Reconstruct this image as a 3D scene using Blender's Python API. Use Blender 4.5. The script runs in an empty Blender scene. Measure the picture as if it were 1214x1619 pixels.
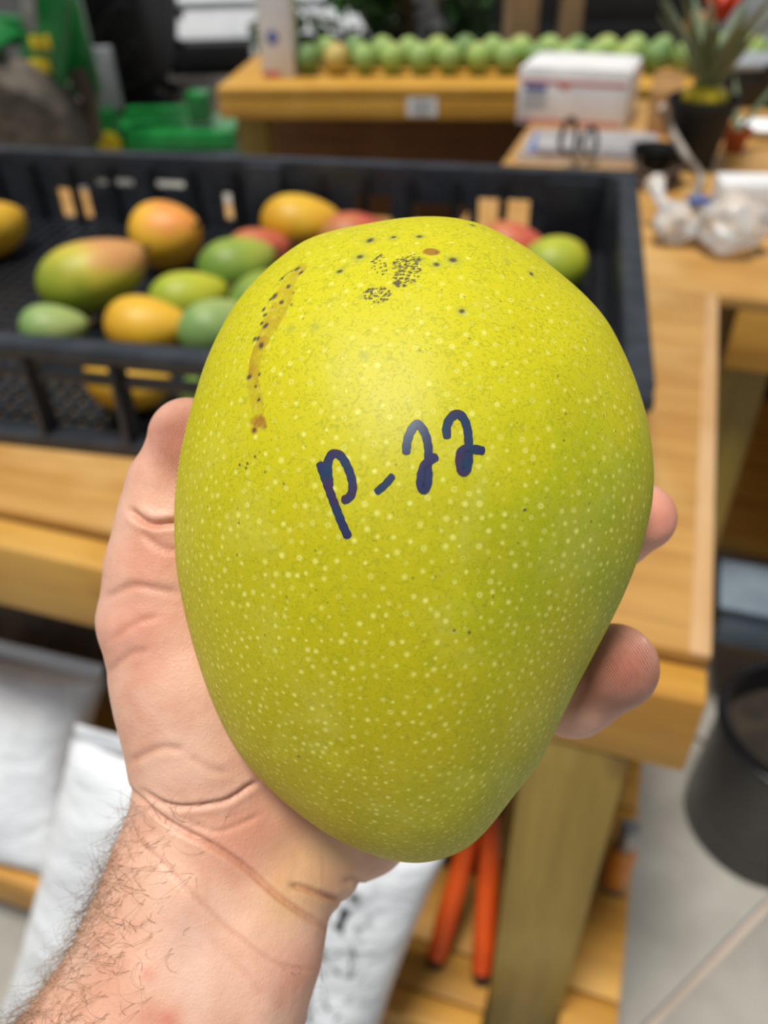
import bpy, bmesh, math, random
import numpy as np
from mathutils import Vector, Matrix, noise

# ------------------------------------------------------------------ camera, world, sun, exposure
W, H, F = 1214, 1619, 1300.0
PITCH, ROLL, CAM_Z = math.radians(38.5), math.radians(-1.6), 1.35
R0 = np.array([1, 0, 0.]); U0 = np.array([0, math.sin(PITCH), math.cos(PITCH)]); CN = np.array([0, -math.cos(PITCH), math.sin(PITCH)])
CR = R0*math.cos(ROLL) + U0*math.sin(ROLL); CU = -R0*math.sin(ROLL) + U0*math.cos(ROLL)
CC = np.array([0, 0, CAM_Z])
scn = bpy.context.scene
COL = scn.collection
cam_d = bpy.data.cameras.new('camera'); cam = bpy.data.objects.new('camera', cam_d); COL.objects.link(cam)
cam.matrix_world = Matrix(((CR[0], CU[0], CN[0], 0), (CR[1], CU[1], CN[1], 0), (CR[2], CU[2], CN[2], CAM_Z), (0, 0, 0, 1)))
cam_d.sensor_fit = 'VERTICAL'; cam_d.sensor_height = 36.0; cam_d.lens = F/H*36.0
cam_d.clip_start = 0.01; cam_d.clip_end = 200
cam_d.dof.use_dof = True; cam_d.dof.focus_distance = 0.157; cam_d.dof.aperture_fstop = 11.5; cam_d.dof.aperture_blades = 0
scn.camera = cam

world = bpy.data.worlds.new('world'); scn.world = world; world.use_nodes = True
bg = world.node_tree.nodes['Background']; bg.inputs[0].default_value = (0.80, 0.90, 1.0, 1); bg.inputs[1].default_value = 0.33
sd = bpy.data.lights.new('sun', 'SUN'); sun = bpy.data.objects.new('sun', sd); COL.objects.link(sun)
sd.energy = 3.75; sd.angle = math.radians(14); sd.color = (1.0, 0.96, 0.89)
SUN_DIR = Vector((-0.16, -0.16, 0.97)).normalized()          # towards the sun
sun.rotation_euler = SUN_DIR.to_track_quat('Z', 'Y').to_euler(); sun.location = (0, 0, 6)
scn.view_settings.view_transform = 'Standard'; scn.view_settings.look = 'None'
scn.view_settings.exposure = -0.08; scn.view_settings.gamma = 1.0; scn.view_settings.use_curve_mapping = False

# ------------------------------------------------------------------ helpers
def ray(px, py): return (px-W/2)/F*CR - (py-H/2)/F*CU - CN
def az(px, py, z):
    d = ray(px, py); return CC + (z-CC[2])/d[2]*d            # point of the photograph lying at height z
def ay(px, py, y):
    d = ray(px, py); return CC + (y-CC[1])/d[1]*d            # point of the photograph at distance y
def cam3(px, py, D):                                         # arrays: point at depth D
    px = np.asarray(px, float); py = np.asarray(py, float); D = np.asarray(D, float)
    return CC + ((px-W/2)*D/F)[..., None]*CR - ((py-H/2)*D/F)[..., None]*CU - D[..., None]*CN
def lin(c): return tuple(((v/255)/12.92 if v/255 <= .04045 else ((v/255+.055)/1.055)**2.4) for v in c)

def tag(o, label=None, cat=None, group=None, kind=None):
    if label: o['label'] = label
    if cat: o['category'] = cat
    if group: o['group'] = group
    if kind: o['kind'] = kind
    return o
def empty(name, loc=(0, 0, 0), rz=0, label=None, cat=None, group=None):
    o = bpy.data.objects.new(name, None); COL.objects.link(o); o.empty_display_size = .02
    o.location = tuple(loc); o.rotation_euler = (0, 0, rz)
    return tag(o, label, cat, group)
def link(name, me, m, parent=None, loc=(0, 0, 0), rot=(0, 0, 0)):
    o = bpy.data.objects.new(name, me); COL.objects.link(o)
    o.location = tuple(loc); o.rotation_euler = rot
    if parent: o.parent = parent
    if m is not None and len(me.materials) == 0: me.materials.append(m)
    return o
def smooth(me, ang=None):
    for p in me.polygons: p.use_smooth = True
    if ang is not None:
        try: me.set_sharp_from_angle(angle=math.radians(ang))
        except Exception: pass
    return me
class MB:
    def __init__(s): s.v = []; s.f = []
    def add(s, vs, fs):
        k = len(s.v); s.v += [tuple(v) for v in vs]; s.f += [tuple(i+k for i in f) for f in fs]; return s
    def box(s, c, sz, rz=0, rx=0, ry=0):
        M = Matrix.Translation(c) @ Matrix.Rotation(rz, 4, 'Z') @ Matrix.Rotation(ry, 4, 'Y') @ Matrix.Rotation(rx, 4, 'X')
        vs = [M @ Vector((x*sz[0]/2, y*sz[1]/2, z*sz[2]/2)) for x in (-1, 1) for y in (-1, 1) for z in (-1, 1)]
        return s.add(vs, [(0, 1, 3, 2), (4, 6, 7, 5), (0, 4, 5, 1), (2, 3, 7, 6), (0, 2, 6, 4), (1, 5, 7, 3)])
    def tube(s, pts, r, n=8, cap=True):
        pts = [Vector(p) for p in pts]; rs = r if hasattr(r, '__len__') else [r]*len(pts)
        k0 = len(s.v); up = Vector((0, 0, 1)); prev = None
        for i, p in enumerate(pts):
            t = (pts[min(i+1, len(pts)-1)] - pts[max(i-1, 0)]).normalized()
            a = prev - t*prev.dot(t) if prev is not None else t.cross(up if abs(t.z) < .9 else Vector((1, 0, 0)))
            a.normalize(); prev = a.copy(); b = t.cross(a)
            for j in range(n):
                q = 2*math.pi*j/n; s.v.append(tuple(p + (a*math.cos(q) + b*math.sin(q))*rs[i]))
        for i in range(len(pts)-1):
            for j in range(n):
                s.f.append((k0+i*n+j, k0+i*n+(j+1) % n, k0+(i+1)*n+(j+1) % n, k0+(i+1)*n+j))
        if cap:
            s.f.append(tuple(k0+j for j in reversed(range(n)))); s.f.append(tuple(k0+(len(pts)-1)*n+j for j in range(n)))
        return s
    def lathe(s, prof, n=32, M=Matrix.Identity(4), cap0=True, cap1=True):
        k0 = len(s.v)
        for r, z in prof:
            for j in range(n):
                q = 2*math.pi*j/n; s.v.append(tuple(M @ Vector((r*math.cos(q), r*math.sin(q), z))))
        for i in range(len(prof)-1):
            for j in range(n):
                s.f.append((k0+i*n+j, k0+i*n+(j+1) % n, k0+(i+1)*n+(j+1) % n, k0+(i+1)*n+j))
        if cap0: s.f.append(tuple(k0+j for j in reversed(range(n))))
        if cap1: s.f.append(tuple(k0+(len(prof)-1)*n+j for j in range(n)))
        return s
    def prism(s, poly, axis, a, b):        # polygon in the two other axes, extruded along axis from a to b
        n = len(poly)
        def P(q, t): return {'x': (t, q[0], q[1]), 'y': (q[0], t, q[1]), 'z': (q[0], q[1], t)}[axis]
        vs = [P(q, a) for q in poly] + [P(q, b) for q in poly]
        fs = [tuple(reversed(range(n))), tuple(range(n, 2*n))] + [(i, (i+1) % n, n+(i+1) % n, n+i) for i in range(n)]
        return s.add(vs, fs)
    def mesh(s, name, bevel=0, seg=2, sm=None):
        me = bpy.data.meshes.new(name); me.from_pydata(s.v, [], s.f)
        bm = bmesh.new(); bm.from_mesh(me)
        bmesh.ops.recalc_face_normals(bm, faces=bm.faces)
        if bevel:
            es = [e for e in bm.edges if len(e.link_faces) == 2 and e.calc_face_angle(0) > .5]
            bmesh.ops.bevel(bm, geom=es, offset=bevel, segments=seg, profile=.6, affect='EDGES', clamp_overlap=True)
        bm.to_mesh(me); bm.free()
        if sm is not None: smooth(me, sm)
        elif bevel: smooth(me, 40)
        return me
    def build(s, name, m, parent=None, loc=(0, 0, 0), rot=(0, 0, 0), bevel=0, sm=None, seg=2):
        return link(name, s.mesh(name, bevel, seg, sm), m, parent, loc, rot)
def box_obj(name, m, parent, c, sz, rot=(0, 0, 0), bevel=.002):
    return MB().box((0, 0, 0), sz).build(name, m, parent, c, rot, bevel)

# ------------------------------------------------------------------ materials
def new_mat(name):
    m = bpy.data.materials.new(name); m.use_nodes = True
    return m, m.node_tree, m.node_tree.nodes['Principled BSDF']
def N(nt, t, **kw):
    n = nt.nodes.new(t)
    for k, v in kw.items(): setattr(n, k, v)
    return n
def mixc(nt, fac, a, b, mode='MIX'):
    n = N(nt, 'ShaderNodeMix', data_type='RGBA', blend_type=mode)
    for sock, v in ((n.inputs[0], fac), (n.inputs[6], a), (n.inputs[7], b)):
        if hasattr(v, 'is_linked'): nt.links.new(v, sock)
        else: sock.default_value = v if not isinstance(v, tuple) else (tuple(v)+(1,))[:4]
    return n.outputs[2]
def math_n(nt, op, a, b=None, c=None, clamp=False):
    n = N(nt, 'ShaderNodeMath', operation=op, use_clamp=clamp)
    for i, v in enumerate((a, b, c)):
        if v is None: continue
        if hasattr(v, 'is_linked'): nt.links.new(v, n.inputs[i])
        else: n.inputs[i].default_value = v
    return n.outputs[0]
def rng(nt, v, a, b, c=0., d=1., smooth_=True):
    n = N(nt, 'ShaderNodeMapRange'); n.interpolation_type = 'SMOOTHSTEP' if smooth_ else 'LINEAR'
    nt.links.new(v, n.inputs[0])
    for i, x in enumerate((a, b, c, d)): n.inputs[i+1].default_value = x
    return n.outputs[0]
def objco(nt, scale=(1, 1, 1)):
    tc = N(nt, 'ShaderNodeTexCoord'); mp = N(nt, 'ShaderNodeMapping'); mp.inputs['Scale'].default_value = scale
    nt.links.new(tc.outputs['Object'], mp.inputs[0]); return mp.outputs[0]
def noise_n(nt, vec, scale, detail=4, rough=.55, dist=0):
    n = N(nt, 'ShaderNodeTexNoise'); nt.links.new(vec, n.inputs['Vector'])
    n.inputs['Scale'].default_value = scale; n.inputs['Detail'].default_value = detail
    n.inputs['Roughness'].default_value = rough; n.inputs['Distortion'].default_value = dist
    return n.outputs['Fac']
def bump_n(nt, h, strength, dist, prev=None):
    b = N(nt, 'ShaderNodeBump'); b.inputs['Strength'].default_value = strength; b.inputs['Distance'].default_value = dist
    nt.links.new(h, b.inputs['Height'])
    if prev is not None: nt.links.new(prev, b.inputs['Normal'])
    return b.outputs[0]
def simple(name, c1, c2=None, rough=.5, scale=15, stretch=(1, 1, 1), bump=0, bdist=.002, metal=0, spec=.5, lo=.35, hi=.65):
    m, nt, p = new_mat(name)
    p.inputs['Roughness'].default_value = rough; p.inputs['Metallic'].default_value = metal
    p.inputs['Specular IOR Level'].default_value = spec
    v = objco(nt, stretch); f = noise_n(nt, v, scale)
    c2 = c2 or tuple(max(0, x*.86) for x in c1)
    nt.links.new(mixc(nt, rng(nt, f, lo, hi), lin(c1), lin(c2)), p.inputs['Base Color'])
    if bump: nt.links.new(bump_n(nt, noise_n(nt, v, scale*3), bump, bdist), p.inputs['Normal'])
    return m
def wood(name, c1, c2, c3, axis=0, rough=.5, knots=True):
    m, nt, p = new_mat(name); p.inputs['Roughness'].default_value = rough
    st = [22, 22, 22]; st[axis] = 1.3
    v = objco(nt, tuple(st)); v2 = objco(nt)
    g = noise_n(nt, v, 1.6, 6, .6, .4); big = noise_n(nt, v2, 5, 2); fine = noise_n(nt, v, 9, 3, .7)
    c = mixc(nt, rng(nt, g, .3, .7), lin(c1), lin(c2))
    c = mixc(nt, rng(nt, big, .45, .7, 0, .6), c, lin(c3))
    c = mixc(nt, rng(nt, fine, .5, .75, 0, .35), c, tuple(x*.55 for x in lin(c2)))
    if knots:
        vo = N(nt, 'ShaderNodeTexVoronoi'); s2 = [7, 7, 7]; s2[axis] = 3
        nt.links.new(objco(nt, tuple(s2)), vo.inputs['Vector']); vo.inputs['Scale'].default_value = 1.0
        c = mixc(nt, rng(nt, vo.outputs['Distance'], .07, .16, .75, 0), c, lin((84, 52, 22)))
    nt.links.new(c, p.inputs['Base Color'])
    nt.links.new(bump_n(nt, g, .25, .001), p.inputs['Normal'])
    return m
PINE = ((202, 154, 84), (176, 126, 60), (218, 178, 116))
GOLD = ((204, 150, 60), (176, 122, 40), (216, 168, 84))
OLIV = ((166, 138, 62), (140, 114, 46), (180, 152, 80))
M_top = wood('plywood_top', *PINE, axis=0, rough=.38, knots=False)
M_bx = wood('pine_board', *GOLD, axis=0); M_by = wood('pine_board_deep', *GOLD, axis=1)
M_pz = wood('pine_post', *OLIV, axis=2); M_pk = wood('pine_edge', (208, 166, 116), (190, 144, 92), (216, 180, 136), axis=1, knots=False)
M_gx = wood('rear_board', (208, 156, 60), (186, 132, 44), (216, 168, 80), axis=0)
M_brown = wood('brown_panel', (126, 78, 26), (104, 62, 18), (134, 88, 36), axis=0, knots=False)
M_shadepan = wood('shade_panel', (62, 40, 18), (48, 30, 12), (66, 44, 20), axis=0, knots=False)  # wood colour darkened to carry the shade under the side counter
M_taupe = wood('grey_post', (170, 140, 104), (146, 118, 86), (180, 152, 118), axis=2, knots=False)
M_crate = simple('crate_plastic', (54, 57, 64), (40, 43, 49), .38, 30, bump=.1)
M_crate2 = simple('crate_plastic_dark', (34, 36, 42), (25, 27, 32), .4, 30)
M_conc = simple('concrete', (168, 164, 156), (150, 146, 138), .85, 6, bump=.3)
M_joint = simple('concrete_joint', (196, 180, 168), (184, 168, 156), .9, 8)
M_asph = simple('asphalt', (62, 62, 62), (48, 48, 48), .9, 20, bump=.3)
M_black = simple('black_plastic', (26, 26, 29), (20, 20, 22), .24, 10, bump=.25, bdist=.01)
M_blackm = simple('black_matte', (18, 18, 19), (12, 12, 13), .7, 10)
M_rubber = simple('rubber', (20, 20, 20), (13, 13, 13), .75, 10)
M_dust = simple('dusty_rubber', (112, 102, 92), (78, 71, 64), .9, 14)
M_green = simple('green_paint', (30, 128, 58), (20, 104, 44), .3, 8)
M_yel = simple('yellow_paint', (232, 204, 30), (214, 182, 20), .4, 8)
M_white = simple('white_paint', (244, 246, 249), (234, 237, 242), .35, 6)
M_card = simple('white_card', (236, 234, 234), (222, 220, 220), .7, 10)
M_paper = simple('paper', (244, 246, 248), (230, 234, 238), .6, 10)
M_kraft = simple('kraft_card', (196, 150, 96), (172, 126, 76), .8, 14)
M_redp = simple('red_print', (206, 110, 108), (196, 96, 96), .6, 10)
M_bluep = simple('blue_print', (104, 118, 172), (90, 104, 160), .6, 10)
M_greyp = simple('grey_plastic', (158, 162, 166), (140, 144, 148), .5, 8)
M_steel = simple('steel', (160, 160, 162), (130, 130, 132), .35, 12, metal=.8)
M_red = simple('red_lens', (170, 26, 22), (140, 16, 14), .2, 8)
M_orange = simple('orange_grip', (232, 92, 26), (208, 74, 16), .45, 12)
M_amber = simple('amber_plastic', (214, 132, 44), (190, 108, 30), .4, 12)
M_terra = simple('terracotta', (186, 92, 40), (160, 74, 30), .8, 12)
M_dksoil = simple('dark_soil', (52, 42, 30), (34, 27, 20), .9, 30)
M_leaf = simple('dark_leaf', (52, 96, 34), (24, 58, 18), .5, 5)
M_leafg = simple('grey_green_leaf', (118, 132, 100), (84, 100, 70), .5, 9)
M_flower = simple('orange_bract', (240, 84, 40), (226, 60, 28), .5, 10)
M_stem = simple('stem_brown', (92, 70, 40), (66, 50, 28), .8, 40)
M_sheet = simple('leaflet', (178, 174, 172), (150, 146, 150), .6, 16)
M_strap = simple('grey_strap', (166, 156, 146), (140, 130, 120), .6, 30)
M_wire = simple('brown_wire', (84, 66, 50), (60, 46, 36), .5, 30)
M_glassd = simple('dark_glass', (40, 46, 52), (28, 32, 38), .08, 5)
M_bin = simple('slate_plastic', (124, 138, 150), (110, 124, 136), .5, 10)
def clear_mat():
    m, nt, p = new_mat('clear_plastic')
    p.inputs['Base Color'].default_value = (.96, .97, .98, 1); p.inputs['Roughness'].default_value = .12
    p.inputs['Transmission Weight'].default_value = .62; p.inputs['IOR'].default_value = 1.3
    nt.links.new(bump_n(nt, noise_n(nt, objco(nt), 45, 3), .8, .006), p.inputs['Normal'])
    return m
M_clear = clear_mat()
def sack_mat(name, printed):
    m, nt, p = new_mat(name); p.inputs['Roughness'].default_value = .35
    v = objco(nt); f = noise_n(nt, v, 7, 3)
    c = mixc(nt, rng(nt, f, .35, .7), lin((236, 239, 243)), lin((222, 226, 232)))
    if printed:   # swirl of dark print near the right end of the sack
        sx = N(nt, 'ShaderNodeSeparateXYZ'); nt.links.new(v, sx.inputs[0])
        band = math_n(nt, 'MULTIPLY', rng(nt, sx.outputs[0], .10, .15), rng(nt, sx.outputs[0], .2, .235, 1, 0))
        w = noise_n(nt, objco(nt, (1.6, .8, .8)), 22, 4, .6, 2.2)
        c = mixc(nt, math_n(nt, 'MULTIPLY', band, rng(nt, w, .5, .62)), c, lin((52, 52, 56)))
        band2 = math_n(nt, 'MULTIPLY', rng(nt, sx.outputs[0], .0, .03), rng(nt, sx.outputs[0], .1, .12, 1, 0))
        c = mixc(nt, math_n(nt, 'MULTIPLY', band2, rng(nt, w, .6, .7, 0, .5)), c, lin((120, 124, 130)))
    nt.links.new(c, p.inputs['Base Color'])
    nt.links.new(bump_n(nt, noise_n(nt, objco(nt, (1, 2, 2)), 14, 4, .6, .6), .5, .02), p.inputs['Normal'])
    return m
M_sack = sack_mat('white_sack', False); M_sackp = sack_mat('printed_sack', True)
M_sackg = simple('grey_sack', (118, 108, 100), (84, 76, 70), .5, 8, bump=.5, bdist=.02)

# ------------------------------------------------------------------ floor and ground
ang = math.atan2(.641-.471, .608-.372)
o0 = np.array([.608, .641])
fl = MB().box((0, 3.0, -.06), (16, 9, .08)).build('floor', M_joint); tag(fl, kind='structure')
S = 1.5
ca, sa = math.cos(ang), math.sin(ang)
slab_me = MB().box((0, 0, 0), (S-.012, S-.012, .03)).mesh('floor_slab', .004)
for i in range(-4, 4):
    for j in range(-3, 4):
        u, v = (i+.62)*S, (j+.5)*S
        x, y = o0[0]+u*ca-v*sa, o0[1]+u*sa+v*ca
        if -3.2 < x < 3.6 and -1.6 < y < 4.4:
            link('floor_slab', slab_me, M_conc, fl, (x, y, -.015), (0, 0, ang))
gr = MB().box((0, 21.0, -.05), (60, 34, .06)).build('ground', M_asph); tag(gr, kind='structure')
bw = MB().box((0, 15.0, 1.6), (40, .25, 3.2)).build('wall_back', simple('back_wall', (92, 94, 92), (72, 74, 72), .8, 2)); tag(bw, kind='structure')

# ------------------------------------------------------------------ work bench (yawed), axes: lx along the front edge, ly away from it
YAW = math.radians(-19.0)
P0 = np.array([.243, .395]); EX = np.array([math.cos(YAW), math.sin(YAW)]); EY = np.array([-math.sin(YAW), math.cos(YAW)])
def loc2(p): d = np.array(p[:2])-P0; return float(d@EX), float(d@EY)
def wld(lx, ly, z=0): q = P0+lx*EX+ly*EY; return (q[0], q[1], z)
ZT = .85
bench = empty('workbench', (P0[0], P0[1], 0), YAW, 'long pine workbench with plywood top carrying the big black crate', 'workbench')
box_obj('top_sheet', M_top, bench, (-.93, .395, ZT-.009), (1.86, .71, .018), bevel=.003)
box_obj('top_sheet', M_top, bench, (-1.17, .85, ZT-.009), (1.38, .19, .018), bevel=.003)
box_obj('edge_strip', M_pk, bench, (-.009, .395, ZT-.010), (.018, .71, .022), bevel=.003)
box_obj('front_board', M_bx, bench, (-.93, .019, ZT-.0565), (1.86, .038, .089), bevel=.005)
box_obj('side_board', M_by, bench, (-.022, .38, ZT-.066), (.036, .66, .086), bevel=.004)
box_obj('back_board', M_bx, bench, (-1.17, .92, ZT-.066), (1.38, .036, .089), bevel=.004)
PLX = -.0885
box_obj('leg', M_pz, bench, (PLX, .0460, (ZT-.102)/2), (.089, .089, ZT-.102), bevel=.004)
for lx, ly in ((-1.78, .0855), (-1.78, .85), (-.56, .85)):
    box_obj('leg', M_pz, bench, (lx, ly, (ZT-.02)/2), (.089, .089, ZT-.02), bevel=.004)
ZS = .20
for k in range(6):                                      # the two front boards and the rail stop at the leg on either side
    yc, dy = (.112+(k-1)*.143, .138) if k else (.0105, .058)
    for x0, x1 in (((-1.72, PLX-.046), (PLX+.046, .028)) if k < 2 else ((-1.72, .028),)):
        box_obj('shelf_board', M_bx, bench, ((x0+x1)/2, yc, ZS-.019), (x1-x0, dy, .038), bevel=.003)
for x0, x1 in ((-1.72, PLX-.046), (PLX+.046, .028)):
    box_obj('shelf_rail', M_bx, bench, ((x0+x1)/2, -.039, ZS-.045), (x1-x0, .036, .089), bevel=.004)

side = empty('side_counter', wld(0, .75), YAW, 'pine counter joining the workbench at right, crowded with pots and packages', 'counter')
box_obj('top_sheet', M_top, side, (.42, .60, ZT-.009), (1.70, 1.196, .018), bevel=.003)
box_obj('front_board', M_bx, side, (.64, .02, ZT-.066), (1.22, .036, .096), bevel=.004)
box_obj('left_board', M_by, side, (-.41, .75, ZT-.066), (.036, .86, .096), bevel=.004)
for lx, ly in ((.058, .085), (1.15, .085), (1.15, 1.1), (-.36, 1.1)):
    box_obj('leg', M_pz, side, (lx, ly, (ZT-.02)/2), (.089, .089, ZT-.02), bevel=.004)
for k in range(5):
    box_obj('shelf_board', M_bx, side, (.64 if k else .655, .20+k*.16 if k else .07, .182), (1.0, .15, .036), bevel=.003)
box_obj('back_panel', M_shadepan, side, (.62, 1.14, .45), (1.05, .018, .78), bevel=.002)  # its near-black colour paints in the dark beneath the counter

# ------------------------------------------------------------------ rear table
rt = empty('rear_table', (-.43, 2.60, 0), math.radians(-7.3), 'yellow pine table in the background with a long row of green mangoes', 'table')
box_obj('tabletop', M_gx, rt, (.95, .24, ZT-.012), (1.92, .52, .024), bevel=.004)
box_obj('apron', M_gx, rt, (.95, .0, ZT-.053), (1.92, .036, .058), bevel=.004)
for lx in (.07, 1.84):
    for ly in (.06, .45): box_obj('leg', M_pz, rt, (lx, ly, (ZT-.025)/2), (.089, .089, ZT-.025), bevel=.004)
box_obj('back_panel', M_brown, rt, (.95, .385, .44), (1.80, .018, .7), bevel=.002)
for k in range(3): box_obj('shelf_board', M_brown, rt, (.95, .10+k*.10, .2), (1.66, .095, .03), bevel=.003)
st = box_obj('sticker', M_card, rt, (.575, -.0195, ZT-.049), (.085, .002, .048), bevel=0); tag(st, 'small white paper label')
for k, (w, dz) in enumerate(((.05, .014), (.06, .0), (.04, -.014))):
    box_obj('print_line', M_greyp, st, (0, -.0013, dz), (w, .0008, .006), bevel=0)

# two timber posts behind the rear table
for (px, w, nm) in ((823, .105, 'wider tan timber post rising behind the mango row, left of two'), (901, .07, 'narrower tan timber post rising behind the mango row, right of two')):
    q = ay(px, 30, 3.25)
    po = empty('timber_post', (q[0], 3.25, 0), 0, nm, 'post')
    box_obj('shaft', M_taupe, po, (0, 0, 1.2), (w, w, 2.4), bevel=.004)
    box_obj('foot_plate', M_steel, po, (0, 0, .006), (w+.06, w+.06, .012), bevel=.002)

# ------------------------------------------------------------------ the big black crate
BR = np.array([.370, 1.255]); CY = math.radians(-13)
CX_ = np.array([math.cos(CY), math.sin(CY)]); CYv = np.array([-math.sin(CY), math.cos(CY)])
CL, CD, CHt = 1.22, .64, .122
org = BR - CL*CX_ - CD*CYv
crate = empty('crate', (org[0], org[1], ZT), CY, 'large shallow black plastic crate with slotted walls, holding ripening mangoes on the workbench', 'crate')
def cl(p): d = np.array(p[:2])-org; return float(d@CX_), float(d@CYv)
g = MB()
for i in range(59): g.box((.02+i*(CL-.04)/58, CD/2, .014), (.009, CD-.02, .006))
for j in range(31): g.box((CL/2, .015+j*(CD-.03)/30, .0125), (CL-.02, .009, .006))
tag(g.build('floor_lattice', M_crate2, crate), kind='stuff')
def wall_slots(name, horiz, pos, length, opens, th=.010, top=CHt, bands=None):
    """wall panel pieces around openings; opens = (a0,a1,z0,z1) along the wall"""
    m = MB(); xs = sorted(set([0, length]+[o[0] for o in opens]+[o[1] for o in opens]))
    for a, b in zip(xs[:-1], xs[1:]):
        mid = (a+b)/2; zs = [0.0]
        for o in sorted([o for o in opens if o[0] <= mid <= o[1]], key=lambda o: o[2]): zs += [o[2], o[3]]
        zs.append(top)
        for k in range(0, len(zs), 2):
            z0, z1 = zs[k], zs[k+1]
            if z1-z0 < .001: continue
            if horiz: m.box((mid, pos, (z0+z1)/2), (b-a+.0002, th, z1-z0))
            else: m.box((pos, mid, (z0+z1)/2), (th, b-a+.0002, z1-z0))
    return m.build(name, M_crate, crate)
fo = [];
for k in range(12):
    a = .03+k*.0985
    fo.append((a, a+.084, .018, .080)); fo.append((a, a+.084, .090, .101))
fw = wall_slots('front_wall', True, .005, CL, fo)
def bx(px, py):   # opening position along the back wall seen at (px,py)
    d = ray(px, py); n = CYv; t = ((BR-CC[:2])@n)/(d[:2]@n); p = CC+t*d
    return cl(p)[0], p[2]-ZT
bo = []
for x0, x1, z0, z1 in ((98, 148, .02, .075), (160, 222, .078, .090), (240, 300, .078, .090), (355, 378, .03, .075), (430, 510, .06, .075), (563, 620, .03, .082), (642, 742, .03, .073), (757, 838, .03, .085)):
    bo.append((bx(x0, 320)[0], bx(x1, 320)[0], z0, z1))
bw_ = wall_slots('back_wall', True, CD-.005, CL, bo)
rw = wall_slots('right_wall', False, CL-.005, CD, [(.08+k*.16, .16+k*.16, .03, .08) for k in range(2)]+[(.52, .545, .035, .075)])
lw = wall_slots('left_wall', False, .005, CD, [(.08+k*.16, .16+k*.16, .03, .08) for k in range(3)])
rib_f = MB().prism([(-.012, 0), (0, 0), (0, .118), (-.007, .118)], 'x', -.003, .003).mesh('rib')
for k in range(13): link('rib', rib_f, M_crate, fw, (.0225+k*.0985, 0, 0))
rib_b = MB().prism([(-.008, 0), (.008, 0), (.006, .112), (-.006, .112)], 'y', -.005, .005).mesh('rib')
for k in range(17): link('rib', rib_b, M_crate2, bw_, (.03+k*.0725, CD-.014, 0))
box_obj('bottom_rail', M_crate, crate, (CL/2, -.004, .008), (CL+.01, .018, .016), bevel=.002)
for nm, c, s in (('front_rim', (CL/2, -.004, CHt), (CL+.03, .026, .014)), ('back_rim', (CL/2, CD+.004, CHt), (CL+.03, .026, .014)),
                 ('left_rim', (-.004, CD/2, CHt), (.026, CD-.02, .014)), ('right_rim', (CL+.004, CD/2, CHt), (.026, CD-.02, .014))):
    box_obj(nm, M_crate, crate, c, s, bevel=.003)
for x, y in ((.006, .006), (CL-.006, .006), (.006, CD-.006), (CL-.006, CD-.006)):
    box_obj('corner_post', M_crate, crate, (x, y, CHt/2+.003), (.034, .034, CHt+.006), bevel=.005)
hx = bx(425, 300)[0]
box_obj('hinge_column', M_crate, crate, (hx, CD-.012, .062), (.06, .03, .126), bevel=.004)
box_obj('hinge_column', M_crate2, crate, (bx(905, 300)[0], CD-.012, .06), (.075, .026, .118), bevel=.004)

# ------------------------------------------------------------------ small mangoes
def mango_mat(name, base, blush, second, amt=.5):
    m, nt, p = new_mat(name); p.inputs['Roughness'].default_value = .5
    v = objco(nt); sx = N(nt, 'ShaderNodeSeparateXYZ'); nt.links.new(v, sx.inputs[0])
    f = noise_n(nt, v, 18, 3); grad = math_n(nt, 'ADD', math_n(nt, 'MULTIPLY', sx.outputs[0], 9), math_n(nt, 'MULTIPLY', sx.outputs[2], 9))
    t = math_n(nt, 'ADD', grad, f)
    c = mixc(nt, rng(nt, t, .2, 1.0), lin(second), lin(base))
    c = mixc(nt, rng(nt, t, .75, 1.15, 0, amt), c, lin(blush))
    vo = N(nt, 'ShaderNodeTexVoronoi'); nt.links.new(v, vo.inputs['Vector']); vo.inputs['Scale'].default_value = 260
    c = mixc(nt, rng(nt, vo.outputs['Distance'], .12, .22, .5, 0), c, lin((240, 230, 150)))
    nt.links.new(c, p.inputs['Base Color']); return m
MM = {'yellow': mango_mat('mango_yellow', (232, 184, 44), (238, 160, 60), (206, 152, 20), .3),
      'orange': mango_mat('mango_orange', (236, 178, 52), (232, 132, 70), (212, 160, 24), .7),
      'blush': mango_mat('mango_blush', (206, 188, 58), (214, 138, 96), (140, 152, 36), .8),
      'red': mango_mat('mango_red', (206, 104, 72), (196, 72, 66), (176, 120, 60), .8),
      'green': mango_mat('mango_green', (150, 170, 62), (196, 190, 70), (104, 136, 50), .5),
      'pale': mango_mat('mango_pale', (164, 182, 108), (190, 190, 100), (116, 150, 84), .5),
      'lime': mango_mat('mango_lime', (186, 190, 50), (214, 196, 50), (146, 164, 40), .5),
      'row_a': mango_mat('mango_row_a', (186, 202, 120), (206, 204, 116), (140, 170, 92), .4),
      'row_b': mango_mat('mango_row_b', (150, 176, 104), (190, 186, 96), (106, 140, 78), .4),
      'row_c': mango_mat('mango_row_c', (206, 200, 120), (226, 190, 120), (150, 180, 92), .5),
      'row_d': mango_mat('mango_row_d', (224, 170, 110), (220, 130, 80), (196, 176, 100), .7)}
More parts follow.
